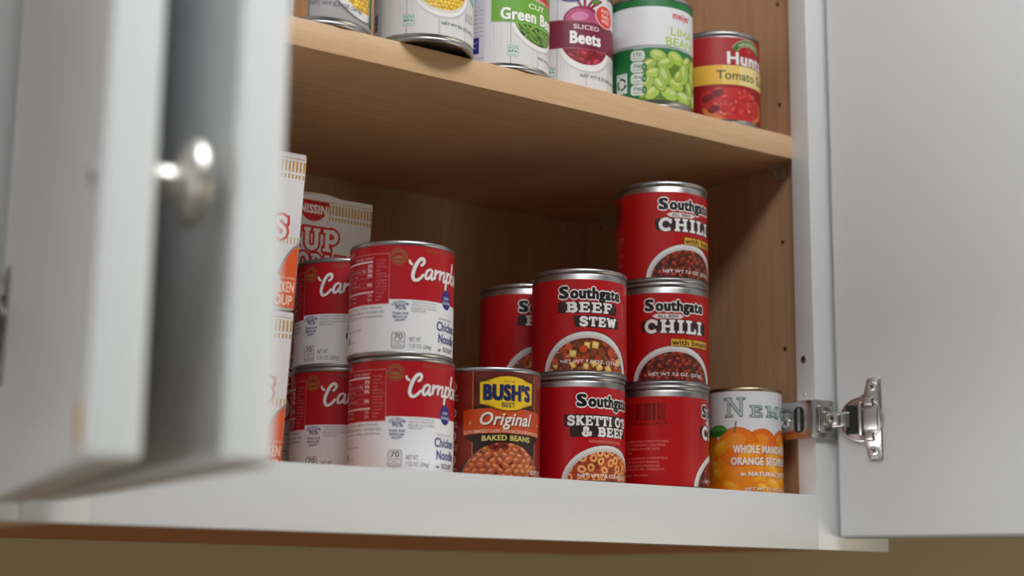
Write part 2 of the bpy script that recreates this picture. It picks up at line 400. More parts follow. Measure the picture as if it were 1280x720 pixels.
# shelf pin holes, shelf clips, frame screw
for z in (118, 205, 320.7, 408, 496):
    attach(obj('pin_hole', add_lathe(bmesh.new(), [(0, 0.25), (1.7, 0.25), (1.7, -0.2), (0, -0.2)], 16, Matrix.Translation(Vector((SIDE-0.1, 38.7, z))*MM) @ Matrix.Rotation(-PI/2, 4, 'Y')), M_DARK), cab)
for y in (38, 262):
    bm = bmesh.new()
    add_box(bm, SIDE-9, SIDE, y-6, y+6, SZ-22, SZ-19.2, 0.6); add_box(bm, SIDE-3, SIDE, y-6, y+6, SZ-31, SZ-21, 0.8)
    add_lathe(bm, [(0, 0), (2.6, 0), (2.6, 7), (0, 7)], 16, Matrix.Translation(Vector((SIDE-0.2, y, SZ-26))*MM) @ Matrix.Rotation(-PI/2, 4, 'Y'))
    attach(obj('shelf_clip', bm, M_CLEAR), cab)
def make_screw(r, mtx, parent, root=None):
    o = obj('screw', add_lathe(bmesh.new(), [(0, 0.7), (r*0.8, 0.7), (r*0.96, 0.45), (r, 0.1), (r, -0.4), (0, -0.4)], 24, mtx), M_SCREW, None if root else parent, True, 35)
    if root: attach(o, root)
    bm = bmesh.new()
    for a in (0, PI/2): add_box(bm, -r*0.55, r*0.55, -r*0.12, r*0.12, 0.5, 0.76, 0, mtx @ Matrix.Rotation(a+0.6, 4, 'Z'))
    if root: obj('cross_recess', bm, M_DARK, o); return o
    me = o.data; me.materials.append(M_DARK); n0 = len(me.polygons)      # third level already: the recess stays in the screw's mesh
    b2 = bmesh.new(); b2.from_mesh(me); t = bpy.data.meshes.new('t'); bm.to_mesh(t); bm.free(); b2.from_mesh(t); b2.to_mesh(me); b2.free(); bpy.data.meshes.remove(t)
    for p in list(me.polygons)[n0:]: p.material_index = 1
    return o
for z, r in ((105.7, 3.2), (78, 1.3)):
    make_screw(r, Matrix.Translation(Vector((-0.1, 10.4, z))*MM) @ Matrix.Rotation(-PI/2, 4, 'Y'), None, cab)

def door(root, hx, hy, ang, width, z0, z1, hinge_right, thick=20.0):
    """a slab door swung open by ang degrees about a vertical edge; inner face passes through (hx, hy)"""
    a = math.radians(ang)
    d = Vector((-math.cos(a), -math.sin(a), 0)) if hinge_right else Vector((math.cos(a), -math.sin(a), 0))
    n = Vector((d.y, -d.x, 0)) if hinge_right else Vector((-d.y, d.x, 0))       # out of the inner face
    mtx = Matrix.Translation(Vector((hx, hy, 0))*MM) @ Matrix((d, -n, Vector((0, 0, 1)))).transposed().to_4x4()
    bm = bmesh.new(); add_box(bm, 0, width, 0, thick, z0, z1, 3.0, mtx)
    o = obj('door', bm, M_DOOR, None, True, 40); attach(o, root)
    return o, mtx
doorR, mR = door(cab, 17.0, -5.6, 113, 304, -32, 700, True)
doorB, mB = door(cab, -588.0, -8.0, 94.8, 305, -30, 700, False, 21.0)
doorR['label'] = 'right door swung wide open, with a concealed nickel hinge'
doorB['label'] = 'left door swung open toward the viewer, seen edge on'

def hinge(root, m, s_cup, zc, hx0, edge_x, sgn):
    """concealed face-frame hinge: cup plate on the door, wrap-round bracket on the stile, arm between. returns the part"""
    # cup plate outline in door coordinates (s along the door, z)
    P = [(36, -30.5), (36, 30.5)]
    P += [(34.5, 31.5), (26.5, 31.5), (25, 30), (22.5, 19.5)]
    P += [(20+17.3*math.cos(t), 17.3*math.sin(t)) for t in [math.radians(q) for q in range(98, 263, 8)]]
    P += [(22.5, -19.5), (25, -30), (26.5, -31.5), (34.5, -31.5)]
    toM = m @ Matrix.Translation(Vector((s_cup-20, 0, zc))*MM) @ Matrix(((1, 0, 0, 0), (0, 0, 1, 0), (0, 1, 0, 0), (0, 0, 0, 1)))
    bm = bmesh.new(); add_prism(bm, P[::-1], -1.6, 0.4, toM)
    es = [e_ for e_ in bm.edges if e_.calc_length() > 0]
    bmesh.ops.bevel(bm, geom=es, offset=0.45*MM, segments=2, profile=0.5, affect='EDGES')
    # raised rim of the cup
    add_lathe(bm, [(17.2, -1.5), (17.0, -2.4), (16.2, -2.5), (15.6, -1.5)], 40, toM @ Matrix.Translation(Vector((20, 0, 0))*MM))
    hp = obj('hinge', bm, M_NICKEL, None, True, 30); attach(hp, root)
    # dark cup well and the two steel lugs in it
    bm = bmesh.new(); add_box(bm, 8, 19, -11, 11, -2.3, -1.5, 0.3, toM)
    w = obj('cup_well', bm, M_DARK, hp)
    bm = bmesh.new()
    add_box(bm, 19, 33, -8.5, 8.5, -2.4, -1.2, 0.5, toM); add_box(bm, 22, 30, 9.5, 17, -3.6, -1.4, 1.0, toM)
    add_box(bm, 22, 30, -17, -9.5, -3.6, -1.4, 1.0, toM); add_box(bm, 18, 21.5, -13, 13, -4.4, -1.4, 0.8, toM)
    obj('cup_insert', bm, M_NICKEL, hp, True, 30)
    for zz in (24.5, -24.5):
        make_screw(4.0, toM @ Matrix.Translation(Vector((29.5, zz, -1.7))*MM) @ Matrix.Rotation(PI, 4, 'X'), hp)
    # bracket wrapped round the stile edge: a cheek on the opening side and a plate on the face
    e = edge_x; B = lambda bm, x0, x1, *r: add_box(bm, min(e+sgn*x0, e+sgn*x1), max(e+sgn*x0, e+sgn*x1), *r)
    bm = bmesh.new()
    B(bm, -6.5, -5.0, -3, 30, zc-14, zc+15, 0.7)
    B(bm, -6.0, -0.2, -2.6, 29, zc-14, zc-12, 0.6); B(bm, -6.0, -0.2, -2.6, 29, zc+13, zc+15, 0.6)
    B(bm, -6.5, 17, -3.0, -0.8, zc-14.5, zc+15.5, 0.9)
    obj('bracket', bm, M_NICKEL, hp, True, 30)
    slot = lambda y0, y1, z0, z1, c0, c1, r: add_prism(bmesh.new(), rrect(y0, z0, y1, z1, r), c0, c1, Matrix(((0, 0, 1, 0), (1, 0, 0, 0), (0, 1, 0, 0), (0, 0, 0, 1))))
    obj('slot', slot(5.5, 16.5, zc-9.5, zc+10.5, e+sgn*-6.45, e+sgn*-6.62, 4.5), M_DARK, hp)
    obj('slide_rail', slot(9.5, 12.2, zc-8.5, zc+9.5, e+sgn*-6.6, e+sgn*-6.9, 1.0), M_NICKEL, hp)
    make_screw(4.4, Matrix.Translation(Vector((e+sgn*-7.0, 24.5, zc-1))*MM) @ Matrix.Rotation(-PI/2*sgn, 4, 'Y') @ Matrix.Scale(1.6, 4, (0, 0, 1)), hp)
    bm = bmesh.new(); B(bm, -1, 15, -6.0, -2.6, zc-10, zc+11, 1.2); B(bm, 2, 14, -8.0, -5, zc-5.5, zc+6.5, 1.2)
    obj('slide_block', bm, M_NICKEL, hp, True, 30)
    make_screw(4.2, Matrix.Translation(Vector((e+sgn*8, -8.4, zc+1))*MM) @ Matrix.Rotation(PI/2, 4, 'X') @ Matrix.Scale(1.4, 4, (0, 0, 1)), hp)
    # arm from the slide block to the cup
    a = Vector((e+sgn*12, -7.5, zc)); b = (m @ (Vector((12.5, -3.2, zc))*MM))/MM
    d = (b-a); L = d.length; zx = d.normalized()
    am = Matrix.Translation(a*MM) @ Matrix((zx, Vector((0, 0, 1)).cross(zx), Vector((0, 0, 1)))).transposed().to_4x4()
    bm = bmesh.new(); add_box(bm, -2, L, -1.6, 1.6, -6.0, 6.0, 0.9, am); add_box(bm, -1, L*0.45, -2.6, 2.6, -4.6, 4.6, 0.9, am)
    obj('arm', bm, M_NICKEL, hp, True, 30)
    return hp
hinge(cab, mR, 20.5, 57.5, 17, 0.0, 1)

# --- neighbouring cabinet on the left
cab2 = empty('wall_cabinet', (XL-300, 0, RB))
tag(cab2, 'neighbouring white wall cabinet at the left edge with its blurred door open', 'cabinet')
cpart('stile', XL-38, XL-0.3, 0, 19, RB, ZT, M_PAINT, cab2, 0.15)
cpart('stile', XL-640, XL-602, 0, 19, RB, ZT, M_PAINT, cab2, 0.15)
cpart('bottom_rail', XL-602, XL-38, 0, 19, RB, 0, M_PAINT, cab2, 0.15)
cpart('top_rail', XL-602, XL-38, 0, 19, ZT-42, ZT, M_PAINT, cab2, 0.15)
cpart('side_panel', XL-30, XL-14, 19, 309, RB, ZT, M_WOODV, cab2)
cpart('side_panel', XL-636, XL-620, 19, 309, RB, ZT, M_WOODV, cab2)
cpart('back_panel', XL-620, XL-30, DEP, 309, RB+0.4, ZT, M_WOODV, cab2)
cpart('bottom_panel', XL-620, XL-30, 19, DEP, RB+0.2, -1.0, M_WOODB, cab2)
cpart('top_panel', XL-620, XL-30, 19, DEP, ZT-20, ZT-2, M_WOODV, cab2)
cpart('shelf', XL-619.5, XL-30.5, 22, DEP-1, SZ-19, SZ, M_WOODH, cab2, 0.5)
doorA, mA = door(cab2, -629.0, -9.0, 79.0, 308, -32, 700, True, 20.5)
doorA['label'] = 'open door with a round silver knob, seen edge on'
bm = bmesh.new()
add_lathe(bm, [(0, -0.6), (8.5, -0.6), (9.2, 1.0), (7.2, 3.0), (6.0, 5.5), (6.0, 9), (7.6, 11.5), (14.5, 13.5), (17.4, 16), (17.8, 18.5), (16.2, 21.4), (11, 23.4), (5, 24.3), (0, 24.5)], 40,
          mA @ Matrix.Translation(Vector((287, 20.5, 78))*MM) @ Matrix.Rotation(-PI/2, 4, 'X'))
obj('knob', bm, M_SATIN, doorA, True, 60)
make_screw(4.4, mA @ Matrix.Translation(Vector((291, 0, 76))*MM) @ Matrix.Rotation(PI/2, 4, 'X'), doorA)
bm = bmesh.new(); add_prism(bm, [(294+5.6*math.cos(t*PI/8)*(1+0.2*math.sin(3*t)), -18+10*math.sin(t*PI/8)) for t in range(16)], -0.25, 0.05,
                            mA @ Matrix(((1, 0, 0, 0), (0, 0, 1, 0), (0, 1, 0, 0), (0, 0, 0, 1))))
st = obj('stain', bm, M_STAIN, doorA); st['label'] = 'yellow stain near the lower corner'
hinge(cab2, mA, 20.5, 57.5, -628, XL-38, 1)

# ------------------------------------------------------------------ label designs
RS = 34.8
def southgate_head(a, dx):
    for u in range(-100, 101, 11): a.stroke([(u+dx*0.3, 4), (u+dx*0.3, 69.5)], 0.3, (160, 6, 20))
    # wordmark, black with a white edge
    W_ = lambda u, v: (u, v)
    a.text('S', -14+dx, 55.6, -6.6+dx, 64.8, (18, 16, 18), 0.075, 0, (238, 236, 236), 0.8)
    a.text('outhgate', -5.6+dx, 53.0, 35+dx, 64.2, (18, 16, 18), 0.075, 0, (238, 236, 236), 0.8)
    a.text('.', 35.8+dx, 56, 36.8+dx, 57, (235, 230, 230))
def bowl(a, cx, cv, rx, ry, food, rnd, inner=(0.88, 0.85)):
    a.poly(ell(cx+0.6, cv-0.3, rx+1.0, ry+1.0, 0, 40), (120, 4, 14))
    a.poly(ell(cx, cv, rx, ry, 0, 40), (226, 224, 224))
    a.poly(ell(cx, cv, rx*0.93, ry*0.92, 0, 40), (206, 203, 204))
    con = ell(cx, cv, rx*inner[0], ry*inner[1], 0, 40)
    food(a, con, rnd, cx, cv, rx*inner[0], ry*inner[1])
def scatter(cx, cv, rx, ry, step, rnd):
    """jittered rows of positions filling the upper half of a bowl"""
    P = []; v = cv-0.15*ry; k = 0
    while v < cv+ry:
        u = cx-rx+(k % 2)*step*.5
        while u < cx+rx:
            P.append((u+rnd.uniform(-.3, .3)*step, v+rnd.uniform(-.3, .3)*step)); u += step
        v += step*.8; k += 1
    rnd.shuffle(P); return P
def food_chili(a, con, rnd, cx, cv, rx, ry):
    a.poly(con, (74, 24, 18))
    for u, v in scatter(cx, cv, rx, ry, 3.2, rnd):
        a.poly(ell(u, v, rnd.uniform(1.2, 2.0), rnd.uniform(.8, 1.4), rnd.uniform(0, 3), 8), vary(rnd.choice(((104, 42, 26), (84, 26, 20), (130, 58, 32), (60, 22, 16))), .15, rnd), con)
    for u, v in scatter(cx, cv, rx, ry, 5.6, rnd):
        r_ = rnd.uniform(0, 3); a.poly(ell(u, v-.15, 2.6, 1.75, r_, 12), (58, 18, 14), con)
        a.poly(ell(u, v, 2.35, 1.5, r_, 12), vary((148, 46, 30), .16, rnd), con); a.poly(ell(u-.2, v+.45, 1.1, .4, r_*.3, 8), vary((196, 100, 68), .12, rnd), con)
def food_stew(a, con, rnd, cx, cv, rx, ry):
    a.poly(con, (92, 34, 20))
    for u, v in scatter(cx, cv, rx, ry, 3.6, rnd):
        a.poly(ell(u, v, rnd.uniform(1.4, 2.4), rnd.uniform(1.0, 1.7), rnd.uniform(0, 3), 8), vary(rnd.choice(((124, 52, 28), (100, 40, 24), (150, 66, 32))), .15, rnd), con)
    for u, v in scatter(cx, cv, rx, ry, 6.5, rnd):
        rot = rnd.uniform(0, 3); q = rnd.random()
        if q < 0.26:
            z = rnd.uniform(2.9, 3.6); a.poly(ell(u+.2, v-.4, z, z, rot, 4), (104, 60, 22), con); a.poly(ell(u, v, z, z, rot, 4), vary((216, 172, 84), .08, rnd), con); a.poly(ell(u+.2, v+.5, z*.66, z*.6, rot, 4), vary((236, 206, 128), .05, rnd), con)
        elif q < 0.55: a.poly(ell(u, v-.2, 3.3, 2.8, rot, 10), (110, 34, 18), con); a.poly(ell(u, v, 3.1, 2.6, rot, 10), vary((196, 74, 36), .1, rnd), con)
        else: a.poly(ell(u, v-.2, 3.6, 2.7, rot, 9), (66, 28, 18), con); a.poly(ell(u, v, 3.4, 2.5, rot, 9), vary((134, 66, 40), .14, rnd), con)
        if rnd.random() < .55: a.poly(ell(u+.3, v+.8, .9, .32, rnd.uniform(-.6, .6), 7), (240, 216, 190), con)
def food_rings(a, con, rnd, cx, cv, rx, ry):
    a.poly(con, (172, 62, 30))
    for u, v in scatter(cx, cv, rx, ry, 4.0, rnd):
        a.poly(ell(u, v, rnd.uniform(1.2, 2.4), rnd.uniform(1, 1.8), rnd.uniform(0, 3), 8), vary(rnd.choice(((138, 56, 30), (190, 78, 40), (120, 46, 26))), .12, rnd), con)
    for u, v in scatter(cx, cv, rx, ry, 6.5, rnd):
        if rnd.random() < .2: continue
        sx_, sy_, rot = rnd.uniform(2.9, 3.7), rnd.uniform(2.5, 3.3), rnd.uniform(0, 3)
        a.poly(ell(u, v-.3, sx_*1.06, sy_*1.06, rot, 14), (140, 50, 26), con); a.poly(ell(u, v, sx_, sy_, rot, 14), vary((222, 138, 74), .08, rnd), con)
        a.poly(ell(u, v+.2, sx_*.8, sy_*.78, rot, 12), vary((240, 178, 108), .05, rnd), con); a.poly(ell(u, v, sx_*.45, sy_*.42, rot, 10), (160, 60, 30), con)
def brush(a, u0, v0, u1, v1, rnd, col=(52, 30, 28)):
    """ragged dark brush stroke behind a word"""
    n = 7; P = [(u0+rnd.uniform(-1.2, 1.0), v0+(v1-v0)*i/n) for i in range(n+1)][::-1]
    P = [(u0+(u1-u0)*i/6, v0+rnd.uniform(-.35, .35)) for i in range(7)] + [(u1+rnd.uniform(-.9, 1.1), v0+(v1-v0)*i/n) for i in range(n+1)] + [(u1+(u0-u1)*i/6, v1+rnd.uniform(-.35, .35)) for i in range(1, 6)] + [(u0+rnd.uniform(-1.2, .9), v1+(v0-v1)*i/n) for i in range(n)]
    a.poly(P, col)
def art_chili():
    rnd = random.Random(5); a = Art(RS, 3.6, 69.6); a.base((182, 5, 9))
    southgate_head(a, 0)
    brush(a, -16, 39.6, 37.6, 48.6, rnd)
    a.poly([(-8, 52), (-5, 53.6), (13, 53.6), (16, 51.8), (13, 50), (-5, 50)], (228, 222, 220))
    a.text('ALL BEEF', -4, 50.7, 12, 53.1, (40, 20, 20), 0.02)
    a.slab('CHILI', -13.6, 38.7, 33.4, 49.3, 2.6, (60, 26, 26), grow=0.6, thin=1.8); a.slab('CHILI', -13.6, 38.9, 33.4, 49.3, 2.6, (240, 238, 238), thin=1.8)
    bowl(a, 9.8, 0.5, 34, 29, food_chili, rnd)
    a.poly([(5.2, 29), (40.6, 28.6), (41, 34.9), (5.4, 35.1)], (70, 12, 12)); a.poly([(5.7, 29.4), (40.4, 29.0), (40.6, 34.5), (5.9, 34.7)], (222, 172, 48))
    a.text('with beans', 6.4, 29.9, 39.8, 34.4, (44, 26, 14), 0.03)
    a.text('NET WT 7.5 OZ. (213g)', -11, 6.2, 32, 9.4, (238, 232, 230), 0.02)
    # back panel: barcode and ingredient text
    a.poly(rect(-88, 3.6, -36.5, 69.6), (184, 7, 9))
    u = -77.0
    while u < -46.5:
        w = rnd.choice((.45, .45, .9, 1.35)); a.poly(rect(u, 51.5, u+w, 64.5), (64, 12, 16)); u += w+rnd.choice((.45, .9, .9))
    a.text('0 34646 92242 9', -78, 48.3, -45, 50.3, (70, 12, 16), 0.01)
    y = 37.0
    for s, u1 in (('BEANS, MODIFIED FOOD STARCH, TEXTURED', -44), ('SOY FLOUR, COLOR ADDED, CHILI PEPPER,', -46), ('SALT, CUMIN, GARLIC POWDER, SPICES', -51), ('CONTAINS: SOY', -73), (None, 0),
                  ('FRIJOLES, ALMIDON COMESTIBLE', -45), ('HARINA DE SOYA TEXTURIZADA,', -51), ('EXTRACTO CONCENTRADO DE', -51), ('SAL, AJO EN POLVO, OREGANO,', -47), (None, 0), ('NASHVILLE, TN 37203', -60)):
        if s: a.text(s, -86 if u1 > -70 else -88, y-1.8, u1, y, (236, 140, 136), 0.0)
        y -= 2.75 if s else 1.4
    a.stroke([(45.5, 4), (45.5, 60)], 0.5, (150, 6, 16))
    return a
def art_stew():
    rnd = random.Random(8); a = Art(RS, 3.8, 69.9); a.base((184, 5, 14))
    southgate_head(a, -0.6)
    brush(a, -14.6, 45.2, 29.8, 53.4, rnd); brush(a, -2.6, 35.0, 32, 43.4, rnd)
    a.slab('BEEF', -9, 45.4, 26, 53.4, 2.2, (244, 240, 240), thin=1.4); a.slab('STEW', 1.0, 35.4, 30.2, 42.8, 2.0, (244, 240, 240), thin=1.3)
    bowl(a, 7.6, 0.5, 34.4, 31.4, food_stew, rnd)
    a.text('NET WT 7.5 OZ. (213g)', -13, 8.2, 31.8, 11.3, (238, 232, 230), 0.02)
    for i in range(5): a.poly(rect(37.0, 44+i*2.4, 39.2, 45.4+i*2.4), (226, 90, 90))
    return a
def art_sketti():
    rnd = random.Random(11); a = Art(RS, 3.8, 69.9); a.base((186, 5, 22))
    southgate_head(a, 0)
    brush(a, -8.4-14, 41.6, 32, 50.2, rnd); brush(a, -3.6-14, 34.4, 31, 43, rnd)
    a.slab("SKETTI O'S", -6.2-14, 42.2, 31.5, 49.4, 1.75, (244, 240, 240), sp=.12, thin=1.15); a.slab('& BEEF', 4.0-14, 34.6, 28.6, 41.6, 1.85, (244, 240, 240), thin=1.2)
    a.text('PASTA & BEEF IN TOMATO SAUCE', -5, 30.2, 23, 32.2, (232, 150, 130), 0.0)
    bowl(a, 9.4, 0.5, 34.4, 28.2, food_rings, rnd)
    a.text('NET WT 7.5 OZ. (213g)', -13, 4.9, 30, 8.3, (240, 236, 234), 0.02)
    return a
RC = 35.4
def art_soup():
    rnd = random.Random(3); a = Art(RC, 2.6, 74.0); a.base((243, 245, 250))
    RED = (184, 5, 26)
    a.poly(rect(-PI*RC, 37.4, PI*RC, 74.0), RED)
    # nutrition panel running left of the front
    a.poly(rect(-70, 34.4, -8.3, 37.6), RED)
    PK = (236, 200, 204)
    a.stroke([(-70, 68.4), (-8.6, 68.4), (-8.2, 34.4), (-70, 34.4)], 0.35, (226, 150, 158))
    a.text('NOODLE', -62, 69.6, -40, 72.0, PK, 0.02)
    a.text('% Daily Value*', -37, 64.6, -20, 66.6, PK, 0.01)
    a.poly(rect(-66, 62.8, -20.5, 63.9), (240, 236, 236)); a.poly(rect(-66, 42.3, -19.6, 43.4), (240, 236, 236))
    y = 61.6
    for s, pc in (('Total Fat 1g', '2%'), ('Total Carbohydrate 8g', '3%'), ('Dietary Fiber 1g', '0%'), ('Total Sugars 1g', ''), ('Incl. Added Sugars', '0%'), ('Protein 3g', '')):
        a.text(s, -62, y-2.0, -62+len(s)*1.7, y, PK, 0.0)
        if pc: a.text(pc, -24.6, y-2.2, -20.6, y, (246, 236, 236), 0.03)
        a.stroke([(-66, y-2.7), (-20.4, y-2.7)], 0.22, (220, 130, 140)); y -= 3.2
    for i, s in enumerate(('Vitamin D 0mcg', 'Iron 0.4mg')):
        a.text(s, -58, 39.6-i*3.0, -36, 41.4-i*3.0, PK); a.text(('2%', '2%')[i], -24, 39.6-i*3.0, -20.6, 41.4-i*3.0, PK, 0.01)
    y = 64.6
    for s in ('*The % Daily', 'Value (DV)', 'tells you how', 'much a', 'nutrient in a', 'serving of food', 'contributes to', 'a daily diet.', '2,000 calories', 'a day is used', 'for general', 'nutrition', 'advice.'):
        a.text(s, -17.8, y-1.5, -17.8+len(s)*0.56, y, (226, 140, 150)); y -= 2.2
    # ingredient lines under the panel
    for i, (s, u1) in enumerate((('egg noodles, niacin, ferrous sulfate, thiamine', -13.0), ('carrots, modified food starch, chicken fat,', -11.0), ('yeast, potassium chloride, sodium phosphate,', -11.5))):
        a.text(s, -62, 31.2-i*3.0, u1, 33.2-i*3.0, (110, 108, 112))
    a.text('WORLD HEADQUARTERS', -60, 17, -29, 18.4, (130, 128, 132)); a.text('CAMDEN, NJ, U.S.A.', -60, 9.4, -34, 10.8, (130, 128, 132))
    # gold medal
    G = (150, 92, 44)
    a.poly(ell(-2.4, 66.2, 5.9, 5.7, 0, 28), G); a.poly(ell(-2.4, 66.2, 5.3, 5.1, 0, 28), (172, 20, 32))
    a.poly(ell(-2.4, 66.2, 4.7, 4.5, 0, 24), G); a.poly(ell(-2.4, 66.0, 3.7, 3.3, 0, 20), (166, 22, 32))
    for q in (-2.2, -.8, .6, 2.0): a.poly(ell(-2.4+q, 65.6, .9, 1.3, .4, 8), (160, 104, 54))
    a.poly(rect(-5.4, 62.6, 0.6, 63.6), (160, 104, 54))
    a.text('READY TO SERVE', 15.8, 70.2, 43, 72.4, (146, 82, 40), 0.02)
    # script wordmark
    def sc(P, w, col=(240, 236, 236)):
        Q = spline(P, 7); n = len(Q)
        a.stroke(Q, [w*(0.72+0.42*math.sin(PI*min(1, max(0, i/(n-1))))) for i in range(n)], col)
    def word(dx, dy, ex, col):
        k = lambda P: [(x+dx, y+dy) for x, y in P]
        sc(k([(5.0, 64.4), (5.0, 62.8), (6.4, 61.4), (7.3, 61.0)]), 1.3+ex, col)
        sc(k([(12.4, 60.6), (14.2, 61.9), (15.0, 64.0), (14.0, 65.5), (12.0, 64.8), (9.6, 61.6), (7.8, 57.0), (7.2, 53.2), (8.4, 50.9), (10.6, 51.0), (13.0, 52.9), (14.8, 55.2)]), 2.0+ex, col)
        sc(k([(21.2, 58.2), (19.6, 58.9), (17.4, 57.6), (16.2, 54.6), (16.7, 52.5), (18.2, 52.6), (20.2, 55.2), (21.4, 58.4)]), 1.6+ex, col)
        sc(k([(21.5, 58.7), (20.7, 55.2), (20.6, 53.0), (21.4, 52.4), (22.8, 53.6)]), 1.6+ex, col)
        for q in (0, 4.4): sc(k([(23.4+q, 58.2), (24.1+q, 58.5), (23.7+q, 55.6), (23.2+q, 52.6)]), 1.7+ex, col); sc(k([(23.7+q, 55.4), (25.4+q, 57.6), (27.2+q, 58.6), (28.2+q, 57.8), (27.7+q, 54.6)]), 1.4+ex, col)
        sc(k([(32.2, 57.4), (31.8, 54.2), (31.8, 52.6), (32.8, 52.4), (34.0, 53.6)]), 1.6+ex, col)
        sc(k([(35.2, 58.4), (35.9, 58.7), (35.2, 54.0), (34.2, 48.4), (33.8, 46.8)]), 1.9+ex, col)
        sc(k([(35.4, 55.0), (36.8, 57.6), (38.6, 58.8), (40.2, 57.6), (39.8, 54.6), (38.0, 52.6), (36.0, 52.8)]), 1.6+ex, col)
        sc(k([(42.2, 58.0), (43.6, 62.0), (44.4, 65.6), (43.4, 65.8), (42.4, 60.0), (42.0, 54.0), (43.6, 52.4), (46.2, 53.6), (46.8, 56.8), (45.2, 58.6), (43.0, 57.2)]), 1.6+ex, col)
        for q, h in ((0, 0), (0, 0)): pass
        sc(k([(49, 54.6), (51.4, 56.4), (51.4, 58.6), (49.4, 58.4), (48.4, 55.0), (49.6, 52.4), (52.4, 53.6)]), 1.5+ex, col)
        for q in (0, 4.0): sc(k([(53.2+q, 54.6), (56.0+q, 60.6), (56.6+q, 65.0), (55.2+q, 65.0), (54.0+q, 58.0), (54.2+q, 53.0), (56.0+q, 53.0)]), 1.5+ex, col)
        sc(k([(61.2, 64.6), (61.8, 62.6)]), 1.2+ex, col)
        sc(k([(62.0, 53.4), (64.0, 56.0), (64.6, 58.6), (65.0, 55.0), (64.0, 52.6), (62.4, 53.0)]), 1.5+ex, col)
    word(0.55, -0.45, 0.2, (120, 6, 18)); word(0, 0, 0.1, (242, 239, 239))
    # white half
    BL = (34, 50, 128)
    a.text('LESS SODIUM', -6.2, 34.0, 4.8, 36.0, (60, 78, 140), 0.02, 0, None, 0, lambda u, v: (u, v-0.055*(u+0.7)**2+0.6))
    a.text('90%', -4.0, 30.4, 3.2, 34.2, (60, 78, 140), 0.02)
    for i, (s, q) in enumerate((('THAN OUR', 5.4), ('REGULAR', 4.8), ('SOUP**', 3.4))): a.text(s, -0.5-q, 27.2-i*2.3, -0.5+q, 28.9-i*2.3, (60, 78, 140), 0.03)
    for i, (s, u1) in enumerate((('**THIS SOUP CONTAINS 45mg', 25.8), ('SODIUM VS. 490mg IN OUR', 25.0), ('REGULAR 7.25 oz CHICKEN', 25.4), ('NOODLE SOUP', 16.6))): a.text(s, 6.8, 35.0-i*1.9, u1, 36.4-i*1.9, (146, 146, 152))
    a.poly(ell(35.6, 40.2, 5.4, 6.6, 0, 26), (38, 40, 128)); a.text('LOW', 32.6, 40.4, 38.4, 42.4, (226, 226, 240), 0.03); a.text('SODIUM', 31.4, 37.2, 39.8, 39.2, (226, 226, 240), 0.02)
    a.text('ADD NO WATER', 27.2, 26.2, 43, 27.6, (140, 140, 146))
    a.text('Chicken', 25.8, 18.6, 48, 25.0, BL, 0.035); a.text('Noodle', 27.6, 10.4, 48, 16.8, BL, 0.035)
    a.text('SOUP', 32.4, 4.9, 45, 8.2, (70, 70, 78), 0.025)
    for q in (-1, 0, 1): a.stroke([(28.8, 4.9), (28.8+q*1.5, 7.0-abs(q)*.6)], 0.6, (90, 90, 96))
    P = rrect(-6.0, 4.7, 3.0, 15.6, 1.6); a.poly(P, (120, 120, 126)); a.poly(rrect(-5.6, 5.1, 2.6, 15.2, 1.4), (230, 230, 232))
    a.text('70', -4.2, 10.8, 1.4, 14.6, (96, 96, 102), 0.02)
    for i, s in enumerate(('CALORIES', 'PER', 'CONTAINER')): a.text(s, -4.8 if i != 1 else -2.6, 9.0-i*1.6, 1.8 if i != 1 else -.4, 10.1-i*1.6, (120, 120, 126))
    a.text('NET WT.', 5.8, 9.3, 14.2, 12.4, (112, 112, 118)); a.text('7.25 OZ. (206g)', 5.8, 4.6, 21.6, 7.9, (112, 112, 118))
    a.poly(ell(-50, 22, 1.4, 2.6, 0, 12), (30, 30, 34)); a.poly(ell(-44, 12, 1.4, 2.0, 0, 12), (40, 40, 44))
    return a
RBU = 34.0
